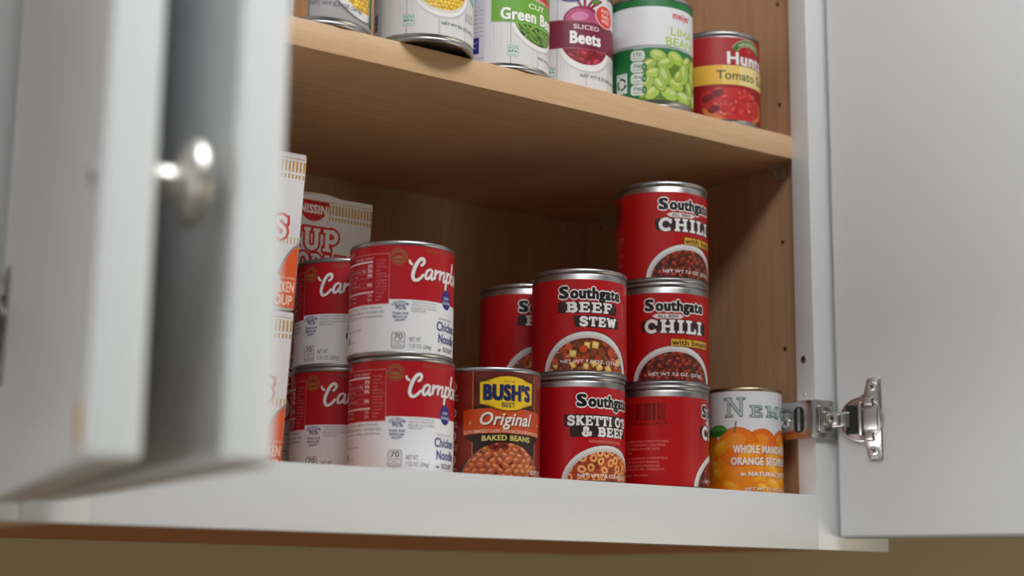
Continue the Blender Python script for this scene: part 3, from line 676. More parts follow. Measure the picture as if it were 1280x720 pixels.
def art_beans():
    rnd = random.Random(7); a = Art(RBU, 2.5, 73.8); a.base((132, 34, 18))
    a.poly(rect(-13, 2.5, 35.5, 73.8), (38, 20, 14)); a.poly(rect(-12.6, 50, 35.1, 73.8), (104, 30, 18)); a.poly(rect(-12.6, 56, 35.1, 66), (84, 24, 16))
    for u in (-13, 35.5): a.stroke([(u, 2.6), (u, 73.6)], 0.55, (190, 140, 66))
    # side icons
    for i, y in enumerate((64, 46, 30, 14)):
        a.poly(ell(-29.5, y, 3.2, 3.6, 0, 16), (216, 196, 186)); a.poly(ell(-29.5, y, 2.4, 2.8, 0, 16), (132, 34, 18)); a.poly(ell(-29.5, y, 1.2, 1.6, 0, 8), (216, 196, 186))
        s = (('MADE WITH', 'PROTEIN'), ('REAL', 'BACON'), ('GOOD SOURCE', 'FIBER'), ('GLUTEN', 'FREE'))[i]
        for j in range(2): a.text(s[j], -34, y-7.4-j*2.6, -25, y-5.6-j*2.6, (210, 176, 164))
    # beans in a dark bowl
    con = ell(9.6, -6, 32, 31.4, 0, 44)
    a.poly(ell(9.6, -6, 36, 29.5, 0, 44), (62, 52, 50)); a.poly(ell(9.6, -6, 34.4, 28.4, 0, 44), (92, 82, 80))
    a.poly(con, (96, 40, 22))
    for k, y in enumerate((23.6, 20.4, 17.0, 13.4, 9.8, 6.0, 2.4)):
        for i in range(-7, 8):
            u = 9.6+i*5.7+(k % 2)*2.8+rnd.uniform(-.8, .8); v = y+rnd.uniform(-.7, .7); rot = rnd.uniform(-.7, .7)
            a.poly(ell(u, v-.35, 3.5, 2.65, rot, 16), (76, 28, 14), con); a.poly(ell(u, v, 3.25, 2.35, rot, 16), vary((184, 90, 50), .09, rnd), con)
            a.poly(ell(u-.3, v+.7, 2.0, .95, rot, 10), vary((214, 130, 84), .05, rnd), con); a.poly(ell(u-.5, v+1.0, .8, .3, rot, 7), (236, 184, 146), con)
    for u, v in ((2, 22), (8.5, 23)):
        a.poly(ell(u, v, 4.2, 2.3, -.3, 14), (128, 44, 32), con); a.poly(ell(u+1, v+.3, 2.2, 1.2, .2, 12), (84, 24, 20), con)
    # orange ribbon
    P = [(-20, 47.2)] + [(-20+i*6.2, 47.2+1.9*math.sin(PI*i/10)) for i in range(1, 10)] + [(42, 47), (41, 30.6)] + [(41-i*6.1, 30.6+1.2*math.sin(PI*i/10)) for i in range(1, 10)] + [(-20, 29.6)]
    a.poly([(-20, 29.6), (-12.6, 25.4), (-12.6, 31)], (60, 20, 12)); a.poly([(41, 30.6), (35.1, 26), (35.1, 31.4)], (60, 20, 12))
    a.poly(P, (204, 74, 28))
    for q in ((-14.6, 38.6), (39.4, 39)): a.poly(ell(q[0], q[1], 1.3, 1.3, 0, 4), (226, 170, 70))
    # yellow badge
    def badge(g):
        return [(-7.8-g, 51.8-g), (-.5, 51.4-g), (2.6, 49-g), (7, 47.8-g), (11.8, 47.4-g), (17, 47.9-g), (21.4, 49.2-g), (24.4, 51.8-g), (31.5+g, 52.4-g), (31.7+g, 66.8+g), (25.4, 67.2+g), (22.4, 69.4+g), (17, 70.4+g), (11.8, 70.7+g), (6, 70.2+g), (1.6, 69+g), (-1, 66.8+g), (-7.8-g, 66.2+g)]
    a.poly(badge(.9), (70, 40, 14)); a.poly(badge(.4), (150, 100, 20)); a.poly(badge(0), (240, 200, 36))
    a.text("BUSH'S", -5.2, 53.6, 30.0, 65.2, (150, 110, 20), .075); a.text("BUSH'S", -5.8, 54.0, 29.5, 65.6, (20, 36, 92), .075)
    a.text('BEST', 7.0, 49.4, 16.8, 52.8, (30, 34, 60), .03); a.text('SINCE 1908', 8, 66.6, 16.2, 67.9, (90, 70, 20))
    w = lambda u, v: (u, v+1.0-0.0014*(u-11)**2)
    a.text('Original', -7.2, 34.2, 31.8, 45.6, (110, 30, 10), .02, .28, None, 0, lambda u, v: (u+.5, v-.5)); a.text('Original', -7.6, 34.4, 31.4, 46, (240, 232, 222), .02, .28)
    a.text('SLOW-SIMMERED CLASSIC WITH BACON & BROWN SUGAR', -19.2, 31.2, 40.6, 33.4, (238, 206, 180), .01, 0, None, 0, w)
    a.text('BAKED BEANS', -6.2, 26.2, 29.4, 29.9, (222, 208, 120), .03, 0, None, 0, lambda u, v: (u, v+.6-.002*(u-11.6)**2))
    a.text('NET WT 8.3 OZ', 30.5, 4.4, 46, 7.6, (236, 230, 226), .02)
    return a
RN = 28.8
def art_mandarin():
    rnd = random.Random(4); a = Art(RN, 2.4, 80.2); a.base((232, 233, 236))
    OR = (240, 132, 22)
    a.poly(rect(-PI*RN, 2.4, PI*RN, 34), (244, 146, 22))
    for cx, cy, rx, ry, c in ((-36, 36, 16, 13, (236, 120, 18)), (36, 38, 14, 13.5, (232, 104, 14)), (14, 37, 14.5, 14.4, (238, 112, 16)), (-6, 37, 17, 15.4, (240, 120, 18)), (66, 36, 18, 14, OR), (-66, 36, 18, 14, OR)):
        a.poly(ell(cx, cy, rx, ry, 0, 30), (214, 92, 12)); a.poly(ell(cx-.3, cy-.4, rx-.5, ry-.4, 0, 30), c); a.poly(ell(cx-2, cy+5, rx*.5, ry*.35, .2, 16), (246, 146, 40))
    for i in range(80):
        u = rnd.uniform(-88, 88); v = rnd.uniform(0, 38); rot = rnd.choice((-.4, .2, .5, 2.8)); s = rnd.uniform(6, 10)
        s *= 1.15; a.poly(ell(u, v, s, s*.62, rot, 18), (234, 122, 10)); a.poly(ell(u-.1, v+.2, s*.95, s*.57, rot, 18), vary((250, 158, 22), .04, rnd)); a.poly(ell(u-.4, v+s*.14, s*.66, s*.3, rot, 12), vary((253, 180, 40), .03, rnd)); a.poly(ell(u-.6, v+s*.26, s*.34, s*.08, rot, 8), (252, 204, 110))
    a.stroke(spline([(-7.8, 48.4), (-7.3, 52), (-6.5, 57)], 4), 1.1, (92, 96, 40))
    a.poly(spline([(-13.2, 50.2), (-17, 53.6), (-24, 54.2), (-32, 51.4), (-36, 47.4), (-28, 45.4), (-20, 46), (-13.2, 50.2)], 4)[:-1], (40, 128, 42))
    a.poly(spline([(-14, 50.2), (-18, 52.6), (-24, 52.8), (-32, 50.2), (-24, 50.2), (-14, 50.2)], 4)[:-1], (96, 170, 70))
    DK = (38, 52, 52)
    for g, col, n in ((0.55, DK, 0), (0.0, (190, 216, 212), 1)):
        a.slab('N', -15.4, 60.4, 1.2, 74.6, 1.35, col, g, thin=.8)
        a.slab('EMO', 4.4, 60.2, 44.8, 68.6, 1.3, col, g, sp=.26, thin=.8)
    SH = (186, 96, 20); WH = (246, 240, 232)
    for s, b in (('WHOLE MANDARIN', (-9.2, 32.2, 42.6, 38.4)), ('ORANGE SEGMENTS', (-11.0, 23.2, 46, 29.2)), ('in NATURAL JUICE', (-3.4, 13.8, 41, 18.2)), ('NET WT 11 OZ (312g)', (-.4, 3.4, 40, 6.2))):
        a.text(s, b[0]+.4, b[1]-.4, b[2]+.4, b[3]-.4, SH, .05); a.text(s, *b, WH, .04)
    return a
RV = 34.0
def planks(a, rnd, seam):
    a.base((228, 226, 228))
    for i in range(-5, 6):
        u = seam+i*22.2
        if abs(u) < PI*RV: a.stroke([(u, a.vb), (u, a.vt)], .45, (150, 148, 152))
        for j in range(7):
            q = u+rnd.uniform(1, 21)
            if abs(q) < PI*RV-1: a.stroke([(q, rnd.uniform(a.vb, 30)), (q+rnd.uniform(-.2, .2), rnd.uniform(40, a.vt))], .22, (212, 209, 213))
def bpa(a, u, v):
    G = (86, 176, 140)
    a.poly(rect(u, v, u+8, v+8), G); a.poly(rect(u+.35, v+.35, u+7.65, v+7.65), (226, 232, 230))
    a.text('NON', u+.8, v+5.2, u+7.2, v+7.2, G, .04); a.text('BPA', u+.8, v+2.7, u+7.2, v+4.7, (40, 140, 100), .04); a.text('LINING', u+1.4, v+.9, u+6.6, v+1.9, G, .01)
def info(a, u1):
    B_ = (52, 62, 150)
    a.poly(rect(u1-40, a.vb, u1, a.vt), (214, 213, 222))
    for i in range(7):
        a.text('Nutrition facts per can', u1-24, 44-i*3.2, u1-1.6, 45.6-i*3.2, (110, 120, 190))
    a.poly(rect(u1-11, 12.5, u1-4.4, 24.5), (28, 38, 132)); a.text('BEST', u1-10, 20, u1-5.4, 21.6, (200, 205, 235)); a.text('BY', u1-10, 16, u1-6.4, 17.6, (200, 205, 235))
    a.text('Questions? call', u1-22, 8.2, u1-1.2, 9.8, (84, 96, 176)); a.text('Please recycle', u1-22, 5.2, u1-2, 6.7, (84, 96, 176))
def art_corn():
    rnd = random.Random(2); a = Art(34.5, 5.2, 72); planks(a, rnd, -34.2+.2)
    info(a, -34.4); bpa(a, -14.3, 10.6)
    cx, cv = 13.2, 40
    a.poly(ell(cx+.6, cv-1.0, 22.6, 22.4, 0, 40), (206, 203, 207)); a.poly(ell(cx, cv, 22.3, 21.6, 0, 40), (243, 242, 242))
    a.poly(ell(cx, cv+.6, 20.6, 19.8, 0, 40), (226, 222, 216))
    con = ell(cx, cv+1.4, 19.8, 18.4, 0, 40); a.poly(con, (206, 150, 30))
    for y in range(20, 60, 3):
        for i in range(-8, 9):
            u = cx+i*2.9+(y % 2)*1.4+rnd.uniform(-.4, .4); v = y+rnd.uniform(-.5, .5)
            a.poly(ell(u, v-.1, 1.7, 1.7, 0, 10), (200, 140, 24), con); a.poly(ell(u, v, 1.5, 1.45, 0, 10), vary((242, 200, 60), .06, rnd), con); a.poly(ell(u-.2, v+.5, .8, .5, 0, 8), (252, 230, 130), con)
    a.text('NET WT 8.5 OZ (241g)', 12.0, 12.0, 44, 14.8, (96, 140, 118), .02)
    for i in range(3): a.text('WHOLE KERNEL', 32.6, 24.4-i*2.2, 44, 25.8-i*2.2, (120, 126, 124))
    a.poly([(33, 40), (46, 34), (46, 52), (33, 52)], (150, 214, 200))
    a.poly(rect(-24, 56, 40, 72), (240, 190, 40)); a.text('Corn', -8, 58, 28, 70, (250, 248, 244), .05)
    return a
def art_green():
    rnd = random.Random(6); a = Art(RV, 4.6, 72); planks(a, rnd, -12.6-3.6)
    info(a, -12.8); bpa(a, 3.8, 10)
    cx, cv = 30, 38
    a.poly(ell(cx+.6, cv-1, 24.6, 20.6, 0, 40), (208, 205, 208)); a.poly(ell(cx, cv, 24, 20, 0, 40), (243, 242, 242))
    con = ell(cx, cv+.8, 21.4, 17.6, 0, 40); a.poly(con, (48, 78, 30))
    for i in range(64):
        u, v = cx+rnd.uniform(-20, 20), cv+rnd.uniform(-17, 2); rot = rnd.choice((-.7, -.5, -.9, .6, .9, -1.2)); L = rnd.uniform(4, 7)
        a.poly(ell(u, v-.25, L, 1.75, rot, 12), (50, 84, 26), con); a.poly(ell(u, v, L*.96, 1.45, rot, 12), vary((102, 146, 56), .13, rnd), con); a.poly(ell(u, v+.5, L*.7, .4, rot, 8), vary((156, 190, 96), .06, rnd), con)
    a.poly([(-8, 35.4), (62, 34.2), (62, 72), (-8, 72)], (110, 172, 56)); a.poly([(-8, 35.4), (62, 34.2), (62, 35.1), (-8, 36.2)], (140, 194, 90))
    a.text('CUT', 19.4, 47.6, 35, 51.6, (240, 246, 230), .02); a.text('Green Beans', -1.6, 36.6, 56, 46, (90, 140, 50), .05, 0, None, 0, lambda u, v: (u+.4, v-.4)); a.text('Green Beans', -1.6, 37.0, 56, 46.2, (248, 248, 244), .05)
    a.poly([(16, 55.6), (60, 52.6), (60, 58), (18, 61)], (196, 40, 44)); a.text('FRESHLY PICKED', 24, 54.2, 54, 56.4, (244, 220, 216), .02)
    a.poly(ell(6, 57.4, 9, 3.6, 0, 24), (40, 130, 110)); a.poly(ell(6, 57.4, 8, 2.8, 0, 24), (110, 190, 170))
    a.text('NET WT 8 OZ (227g)', 29.0, 10.8, 60, 13.4, (110, 130, 116), .01)
    return a
def art_beets():
    rnd = random.Random(9); a = Art(RV, 4.6, 82); planks(a, rnd, -8.3); n0 = len(a.items); a.vb = -4
    bpa(a, -17.4, 9)
    cx, cv = 14.6, 38
    a.poly(ell(cx+.6, cv-1, 24, 24.4, 0, 40), (208, 204, 208)); a.poly(ell(cx, cv, 23.4, 23.8, 0, 40), (242, 240, 241))
    con = ell(cx, cv+1, 20.4, 20, 0, 40); a.poly(con, (120, 16, 34))
    for i in range(46):
        u, v = cx+rnd.uniform(-18, 18), cv+rnd.uniform(-20, 0); rot = rnd.uniform(-.6, .8); s = rnd.uniform(3.6, 6.4)
        a.poly(ell(u, v, s, s*.8, rot, 16), (96, 8, 26), con); a.poly(ell(u-.2, v+.4, s*.92, s*.7, rot, 16), vary((158, 20, 42), .16, rnd), con); a.poly(ell(u-.6, v+1, s*.5, s*.3, rot, 10), vary((196, 60, 86), .1, rnd), con)
    # whole beet above the band
    a.poly(ell(12.5, 53, 16.4, 12.4, 0, 30), (150, 26, 76)); a.poly(ell(11, 55, 13, 8.4, 0, 24), (188, 74, 124)); a.poly(ell(9, 57, 7, 3.6, .2, 18), (216, 128, 168))
    for q in (-3, 0, 3, 6): a.stroke(spline([(12.5+q*.6, 63), (12.5+q*1.6, 68), (12.5+q*2.6, 72)], 4), 2.0, (150, 24, 60))
    for q in (-9, 10): a.poly(ell(12.5+q, 70.5, 4, 2, q*.05, 12), (96, 140, 52))
    w = lambda u, v: (u, v-0.0009*(u-9)**2)
    P = [(-60+i*12, 53.4) for i in range(13)]; 
    a.poly(rect(-34, 31.0, 62, 53.4), (124, 26, 56)); a.poly(rect(-34, 52.7, 62, 53.4), (170, 90, 116)); a.poly(rect(-34, 31.0, 62, 31.6), (170, 90, 116))
    a.text('SLICED', 3.8, 46.8, 25.2, 50.4, (236, 214, 222), .02); a.text('Beets', 1.2, 35.0, 27, 45.0, (246, 242, 244), .06)
    a.poly(ell(32.6, 60.6, 11.0, 9.2, 0, 30), (240, 232, 230)); a.poly(ell(32.6, 60.6, 10.3, 8.6, 0, 30), (222, 62, 46))
    for i, s in enumerate(('NO', 'Salt', 'ADDED')): a.text(s, 28.0, 63.6-i*4.0, 37.4, 66.4-i*4.0, (250, 226, 220), .02)
    a.text('NET WT 8.25 OZ (234g)', 9.2, 8.2, 48, 11.6, (110, 104, 110), .01)
    for i in range(4): a.text('INGREDIENTS', 38, 26-i*2.6, 50, 27.4-i*2.6, (140, 134, 140))
    a.poly(ell(2, 70.6, 8, 3, 0, 20), (70, 80, 150))
    a.items[n0:] = [([(u, min(v+6.6, 82)) for u, v in P_], f_, c_) for P_, f_, c_ in a.items[n0:]]
    return a
def art_lima():
    rnd = random.Random(12); a = Art(RV, 6.4, 87); a.base((16, 116, 58))
    P = [(-PI*RV+i*PI*RV/24, 49.2+1.3*math.cos((-PI*RV+i*PI*RV/24)/34)) for i in range(49)]
    a.poly(P+[(PI*RV, 81.4), (-PI*RV, 81.4)], (230, 232, 236))
    a.text('meijer', 19.2, 71.0, 37.8, 78.4, (206, 52, 54), .045)
    LG = (176, 200, 52)
    for P in ([(18, 65.6), (18, 59.6), (22, 59.6)], [(24.2, 65.6), (24.2, 59.2)], [(26.8, 59.2), (26.8, 65.2), (29.8, 60.6), (32.8, 65.2), (32.8, 59.2)], [(34.8, 59.2), (37.8, 65.4), (40.8, 59.2)], [(35.8, 61.2), (39.8, 61.2)]): a.stroke(P, 1.35, LG)
    a.poly(rect(17.33, 58.93, 18.67, 60.3), LG); a.text('BEANS', 13.2, 50.6, 46.4, 57.4, (176, 200, 52), .014)
    con = rect(-9, 6.4, 70, 47)
    a.poly(clip(rect(-8, 6.4, 60, 40), con), (96, 132, 36))
    for i, (u, v, s, r_) in enumerate([(7, 42, 7, -.3), (22, 41, 8, -.4), (34, 40, 7, .6), (0, 35, 6, .4), (13, 36, 7.6, .3), (44, 38, 8, 1.2), (3, 28, 6, .2), (30, 30, 9, 1.35), (12, 26, 8, -1.2), (42, 28, 8, -1.3), (-2, 20, 7, .9), (22, 20, 7.5, -.3), (38, 18, 8, -1.0), (2, 12, 7, .7), (16, 12, 8, -.3), (30, 10, 8.6, -.3), (46, 12, 8, .9), (54, 30, 8, 1), (54, 16, 8, .3), (-5, 13, 5, 1.2), (8, 19, 6.5, -.9), (24, 27, 5.5, .9)]):
        a.poly(ell(u, v-.4, s, s*.68, r_, 20), (92, 128, 34), con); a.poly(ell(u, v, s*.95, s*.63, r_, 20), vary((168, 198, 78), .07, rnd), con); a.poly(ell(u-.8, v+s*.2, s*.55, s*.24, r_, 14), vary((206, 224, 130), .04, rnd), con)
    # nutrition keys
    a.text('PER CUP', -11.8, 46.6, -4.4, 48.0, (226, 238, 230))
    for i, (s, t_) in enumerate((('170', 'CALORIES'), ('0g', 'SAT FAT'), ('190mg', 'SODIUM'), ('0g', 'SUGARS'))):
        y = 37.4-i*9.1
        a.poly(rrect(-14.6, y, -3.4, y+8.5, 3), (222, 232, 224)); a.text(s, -12.2, y+3.6, -6.0, y+6.8, (40, 96, 70), .01); a.text(t_, -12.6, y+1.3, -5.6, y+2.6, (70, 120, 96))
        if i: a.poly(ell(-3.9, y+4.2, 1.9, 3.2, 0, 14), (24, 120, 66)); a.text('%', -4.8, y+3, -3, y+5.2, (226, 238, 230))
    # recycling mark
    a.poly(rect(-27.8, 13.0, -17.6, 29), (226, 232, 228)); a.text('RECYCLE', -27, 26.4, -18.4, 28.2, (60, 90, 80))
    for k_ in range(3):
        t = k_*2*PI/3+.3; P = arc_pts(-22.7, 20.6, 3.6, 4.2, math.degrees(t), math.degrees(t)+84, 6); a.stroke(P, 1.5, (30, 34, 34))
        q = P[-1]; a.poly(ell(q[0], q[1], 1.7, 1.7, t+1.4, 3), (30, 34, 34))
    a.text('NET WT 8.5 OZ (241g)', 16.4, 11.2, 48, 14.0, (226, 234, 214), .01)
    return a
def art_tomato():
    rnd = random.Random(13); a = Art(RV, 4.8, 73.0); a.base((172, 16, 30))
    a.poly(rect(-PI*RV, 4.8, PI*RV, 33), (158, 14, 28))
    con = rect(-40, 4.8, 80, 33.2)
    a.poly(ell(17, 14, 29, 12.2, .05, 30), (212, 120, 60), con); a.poly(ell(13, 18.5, 28, 12.5, -.12, 30), (192, 30, 34), con)
    a.poly(ell(17, 17, 21, 14.4, -.1, 30), (202, 40, 40), con)
    for i in range(70):
        u, v = 15+rnd.uniform(-20, 20), 18+rnd.uniform(-9, 12)
        a.poly(ell(u, v, rnd.uniform(.7, 2.4), rnd.uniform(.5, 1.3), rnd.uniform(0, 3), 9), vary(rnd.choice(((222, 84, 70), (168, 22, 30), (232, 120, 96))), .1, rnd), con)
    for q in ((-8, 22), (-3, 13), (0, 26)): a.poly(ell(q[0], q[1], 5, 3, .4, 14), (122, 10, 24), con)
    a.poly([(-60, 48.6), (60, 50.2), (60, 33.6), (-60, 33.2)], (240, 186, 62)); a.poly([(4, 49.4), (60, 50.2), (60, 33.6), (4, 33.4)], (242, 206, 110)); a.poly([(18, 49.6), (60, 50.2), (60, 33.6), (18, 33.5)], (244, 222, 150))
    w = lambda u, v: (u, v+.2)
    a.text('Tomato Sauce', -.6, 37.6, 62, 45.2, (66, 72, 40), .015)
    for u0_, u1_ in ((-.8, 7),): a.poly(rect(u0_, 43.9, u1_, 45.0), (66, 72, 40))
    a.text('Hunts', 8.6, 49.6, 47.4, 60.4, (120, 6, 18), .05); a.text('Hunts', 8.0, 50.2, 47, 60.8, (244, 240, 238), .05)
    P = arc_pts(28, 60, 14, 9.6, 165, 15, 12); a.stroke(P, 5.4, (230, 220, 170)); a.stroke(P, 4.6, (62, 116, 50))
    a.text('100% NATURAL', 18, 66.0, 38, 68.4, (236, 236, 200), .01, 0, None, 0, lambda u, v: (u, v+1.8-.026*(u-28)**2))
    a.poly(ell(28, 63, 2.2, 1.6, 0, 12), (214, 50, 44)); a.poly(ell(28, 64.2, 1.6, .6, .2, 8), (70, 130, 50))
    a.text('NET WT 8 OZ (227g)', 50, 8, 76, 11, (240, 220, 210))
    return a
def art_silver():
    rnd = random.Random(14); a = Art(RV, 5.4, 72); a.base((168, 166, 168))
    a.poly(rect(-18, 5.4, -7.6, 72), (176, 132, 92)); a.poly(rect(-PI*RV, 5.4, -18, 72), (214, 212, 214))
    a.stroke([(-7.4, 5.4), (-6.4, 72)], 1.2, (120, 112, 110))
    cx, cv = 32, 40
    a.poly(ell(cx, cv, 30, 32.6, 0, 44), (120, 118, 122)); a.poly(ell(cx+.6, cv+.6, 29, 31.4, 0, 44), (232, 230, 236))
    con = ell(cx+1, cv+2, 25, 27.4, 0, 44); a.poly(con, (206, 150, 30))
    for y in range(12, 66, 3):
        for i in range(-10, 11):
            u = cx+i*2.7+(y % 2)*1.3+rnd.uniform(-.5, .5); v = y+rnd.uniform(-.6, .6)
            a.poly(ell(u, v, 1.5, 1.3, rnd.uniform(0, 1), 9), vary((238, 196, 62), .09, rnd), con); a.poly(ell(u, v+.4, .8, .4, 0, 7), (250, 226, 126), con)
    a.poly(rect(42, 9, 56, 72), (36, 104, 58)); a.stroke([(42, 9), (42, 72)], .7, (226, 232, 228)); a.poly(rect(49, 14, 51, 70), (220, 226, 180))
    a.text('NET WT 8.5 OZ (241g)', -7.0, 12.6, 31, 16.2, (118, 116, 122), .01)
    return a
CUPH, CWT, CWB, CDT, CDB = 107.0, 47.0, 43.0, 42.0, 38.5      # carton-sleeved noodle cups: half widths and half depths at top and foot
def art_cup():
    a = Art(100.0, 0.8, 106.6); G = (196, 152, 66); RED = (206, 34, 40); con = rect(-45, 0.8, 45, 106.6); D = -5.5
    a.poly(con, (230, 228, 232))
    a.poly(rect(-44.5, 102.6, 44.5, 103.2), G)
    for i in range(-17, 19):
        u = i*2.72+D
        if abs(u-D) > 13.6: a.poly(rect(u, 93.6, u+1.45, 101.2), G, con); a.poly(rect(u, 89.0, u+1.3, 92.0), G, con)
        a.poly(rect(u, 44, u+1.0, 49), (206, 170, 100), con)
    a.poly([(-13.4+D, 102.4)]+arc_pts(D, 102.4, 13.4, 15.6, 180, 360, 20)+[(13.4+D, 102.4)], RED)
    a.text('NISSIN', -11.6+D, 92.6, 11.6+D, 99.6, (240, 236, 236), .05)
    a.text('\u00ae', 11.6+D, 86.4, 13.2+D, 88.0, (150, 90, 90))
    for g, col in ((1.7, RED), (-.1, (236, 232, 234))):
        a.slab('CUP', -23+D, 65, 22.5+D, 82, 3.6, col, g, sp=.2)
        a.slab('NOODLES', -36+D, 47.6, 40+D, 62.6, 3.0, col, g, sp=.2)
    a.poly(ell(57, 6, 29.4, 43.4, 0, 44), (150, 146, 150), con); a.poly(ell(58, 6, 29, 42.4, 0, 44), (232, 92, 26), con)
    a.poly(ell(28, 16, 5.5, 8, 0, 24), (226, 220, 222), con)
    a.text('CHICKEN', 22, 11, 44, 18.4, (246, 222, 206), .03); a.text('SOUP', 26, 2.4, 43.4, 9.4, (246, 222, 206), .03)
    a.text('RAMEN NOODLE', 31, 20, 44, 21.6, (246, 222, 206))
    a.poly(rect(-42, 4, -16, 40), (238, 226, 206), con)
    for i in range(8): a.stroke([(-40, 36-i*4), (-20-(i % 3)*3, 36-i*4)], .8, (150, 140, 140))
    return a

# ------------------------------------------------------------------ cans
def can_parts(root, r, h, vb, vt, art, rim=None, body=None):
    rim = rim or M_RIM; body = body or M_STEEL
    lathe('body', [(0, 2.6), (r-6, 2.6), (r-4.4, 1.6), (r-3.2, 0.9), (r-1.4, 2.4), (r-0.5, 3.4), (r, 4.6), (r, h-4.8), (r-0.5, h-3.6), (r-1.4, h-2.6)], body, root)
    lathe('bottom_rim', [(r-2.6, 2.6), (r-2.4, 0.5), (r-1.6, 0.0), (r-0.2, 0.0), (r+0.45, 0.6), (r+0.55, 2.4), (r+0.2, 3.0), (r-0.9, 3.4)], rim, root, autos=70)
    lathe('top_rim', [(r-0.9, h-3.5), (r+0.2, h-3.1), (r+0.55, h-2.5), (r+0.45, h-0.6), (r-0.2, h), (r-1.6, h), (r-2.4, h-0.5), (r-2.6, h-3.2)], rim, root, autos=70)
    lathe('lid', [(r-2.6, h-3.0), (r-4.0, h-3.4), (r-4.6, h-2.6), (r-8, h-2.5), (r-9, h-3.0), (0, h-3.0)], rim, root)
    if art: art.build('label', M_LABEL, root, lambda v: r)
def facing(x, y, r, shift):
    return math.atan2(CAM[0]-x, -(CAM[1]-y)) + shift/r
def make_can(name, label, cat, x, y, z, r, h, vb, vt, art, shift=0.0, rim=None, body=None, group=None):
    o = empty(name, (x, y, z), facing(x, y, r, shift)); tag(o, label, cat, group)
    can_parts(o, r, h, vb, vt, art, rim, body); return o
def dup(src, x, y, z, r, shift, label, group=None):
    o = src.copy(); COL.objects.link(o); o.location = Vector((x, y, z))*MM; o.rotation_euler = (0, 0, facing(x, y, r, shift))
    o['label'] = label
    for ch in src.children:
        c = ch.copy(); COL.objects.link(c); c.parent = o
    return o
HS = 78.0; HC = 77.3; Z0 = -1.0
# chili stack on the right
gS = 'red cans stacked on the cabinet floor'
chili = make_can('chili_can', 'red chili can with its front label showing, middle of the stack of three', 'can', -102.9, 58, Z0+HS, RS, HS, 0, 0, art_chili(), 0.0, group=gS)
dup(chili, -103.2, 58, Z0+2*HS, RS, 11.4, 'red chili can on top of the stack of three, just under the shelf')
dup(chili, -104.2, 58, Z0, RS, 48.6, 'red chili can turned to show its barcode, bottom of the stack of three')
# beef stew over pasta
stew = make_can('stew_can', 'red beef stew can in front, standing on the pasta can', 'can', -184.1, 58, Z0+HS, RS, HS, 0, 0, art_stew(), -0.4, group=gS)
dup(stew, -182.4, 129, Z0+HS, RS, 9.6, 'red stew can half hidden behind the front beef stew can')
dup(stew, -182.4, 129, Z0, RS, 9.6, 'red can hidden behind the baked beans, beneath the rear stew can')
make_can('pasta_can', 'red can of ring pasta and beef, under the beef stew can', 'can', -185.8, 58, Z0, RS, HS, 0, 0, art_sketti(), 13.6, group=gS)
make_can('bean_can', 'brown baked beans can with a yellow badge and orange ribbon', 'can', -262.6, 56.5, Z0, RBU, 77, 0, 0, art_beans(), 0.0)
make_can('fruit_can', 'slim white and orange mandarin segment can beside the hinge', 'can', -25.6, 51, Z0, RN, 83, 0, 0, art_mandarin(), 0.0, rim=M_GOLD)
gC = 'red and white soup cans at the left'
soup = make_can('soup_can', 'red and white chicken noodle soup can, top of the front stack', 'can', -338.6, 56, Z0+HC, RC, HC, 0, 0, art_soup(), 0.0, group=gC)
dup(soup, -336.6, 56, Z0, RC, -1.9, 'red and white soup can beside the baked beans, bottom of the front stack')
dup(soup, -341.9, 129, Z0+HC, RC, -24.5, 'red and white soup can behind the front stack, upper one by the noodle cups')
dup(soup, -342.4, 129, Z0, RC, -18.6, 'red and white soup can behind the front stack, lower one by the noodle cups')
# upper shelf
gU = 'vegetable cans on the upper shelf'
make_can('corn_can', 'white plank-print corn can jutting out over the shelf edge', 'can', -338.1, 36, SZ, 34.5, HS, 0, 0, art_corn(), 0.0, group=gU)
make_can('green_bean_can', 'white plank-print can with a green band of cut green beans', 'can', -261.2, 51, SZ, RV, HS, 0, 0, art_green(), 0.0, group=gU)
make_can('beet_can', 'white plank-print can with a maroon band of sliced beets', 'can', -185.0, 72, SZ, RV, 88.0, 0, 0, art_beets(), 0.0, group=gU)
make_can('lima_bean_can', 'green and white can of pale green lima beans', 'can', -117.8, 55, SZ, RV, 91, 0, 0, art_lima(), 0.0, group=gU)
make_can('tomato_sauce_can', 'small dark red tomato sauce can at the right end of the shelf', 'can', -45.0, 56, SZ, RV, HS, 0, 0, art_tomato(), 0.0, group=gU)
make_can('corn_can', 'grey-labelled corn can at the left, next to the blurred door', 'can', -411.3, 51, SZ, RV, HS, 0, 0, art_silver(), 0.0, group=gU)

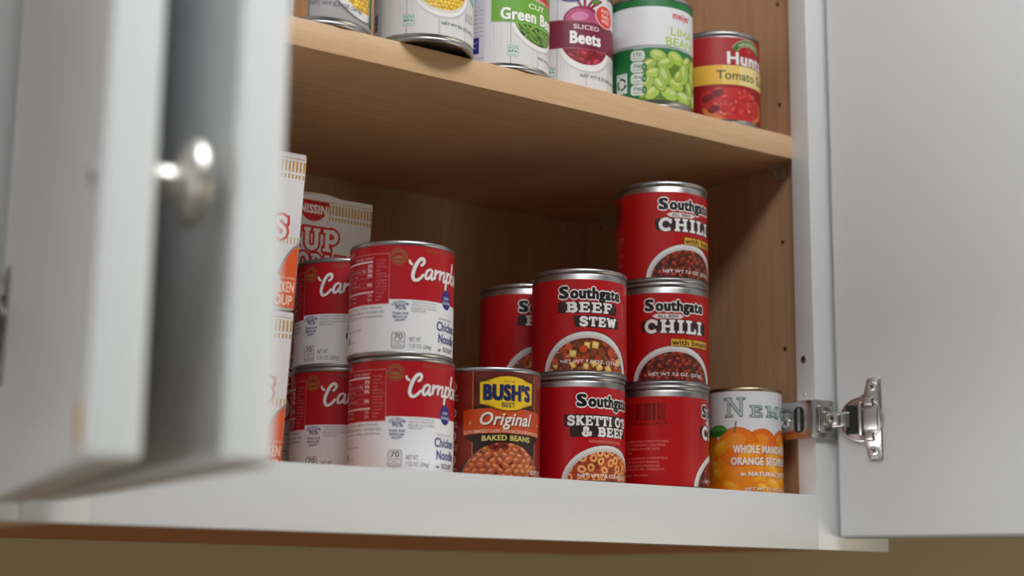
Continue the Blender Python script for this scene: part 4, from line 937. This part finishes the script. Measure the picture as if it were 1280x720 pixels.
# carton with a blue panel at the far left of the upper shelf
ct = empty('carton', (-480, 44, SZ), math.radians(-2)); tag(ct, 'white carton with a pale blue panel, left end of the upper shelf', 'carton')
box('box', -30, 30, -20, 20, 0.2, 120, M_PAPER, ct, 1.0)
ap = Art(1000, 0, 120)
ap.poly(rrect(-27, 6, 27, 116, 4), (120, 164, 206)); ap.poly(rrect(-26, 7, 26, 115, 3.5), (226, 234, 242)); ap.poly(rrect(-24.6, 8.4, 24.6, 113.6, 3), (112, 160, 206))
me_o = ap.build('printed_panel', M_LABEL, ct, None, r_off=.06, flat=lambda u, v, off: (u, -20-off, v)); me_o['label'] = 'pale blue printed panel with a white rounded border'

# ------------------------------------------------------------------ noodle cups
def cup_half(v): t = v/CUPH; return CWB+(CWT-CWB)*t, CDB+(CDT-CDB)*t
def make_cup(x, y, z, label):
    o = empty('noodle_cup', (x, y, z), 0.0); tag(o, label, 'cup', 'stacked noodle cups')
    bm = bmesh.new(); rings = []
    for v in (0, 0.6, 30, 60, 90, CUPH-2.2, CUPH-1.6):
        hw, hd = cup_half(v); inset = 0.8 if v == 0 else 0.0
        rings.append([bm.verts.new((p[0]*MM, p[1]*MM, v*MM)) for p in rrect(-hw+inset, -hd+inset, hw-inset, hd-inset, 4.0)])
    for A, B in zip(rings, rings[1:]):
        n = len(A)
        for i in range(n): bm.faces.new((A[i], A[(i+1) % n], B[(i+1) % n], B[i]))
    bm.faces.new(rings[0][::-1]); bm.faces.new(rings[-1])
    obj('sleeve', bm, M_PAPER, o, True, 40)
    lathe('lid', [(0, CUPH-2.2), (39.0, CUPH-2.2), (40.2, CUPH), (40.4, CUPH+1.4), (39.6, CUPH+2.4), (38.2, CUPH+2.2), (37.4, CUPH+1.2), (0, CUPH+1.2)], M_PAPER, o, 56)
    art_cup().build('printed_front', M_CUP, o, None, r_off=.06, flat=lambda u, v, off: (u*cup_half(v)[0]/CWT, -(cup_half(v)[1]+off), v))
    return o
def dupcup(x, y, z, label):
    c = dup(cup, x, y, z, 1.0, 0, label); c.rotation_euler = (0, 0, 0); return c
cup = make_cup(-449.6, 76+CDT, Z0+CUPH+2.4, 'white noodle cup beside the blurred door edge, upper of the front two')
dupcup(-455.0, 76+CDT, Z0, 'white noodle cup on the cabinet floor, lower of the front two')
dupcup(-343.0, 170+CDT, Z0+CUPH+2.4, 'white noodle cup with red lettering at the back, behind the soup cans')
dupcup(-343.0, 170+CDT, Z0, 'white noodle cup hidden at the back beneath another, behind the soup cans')
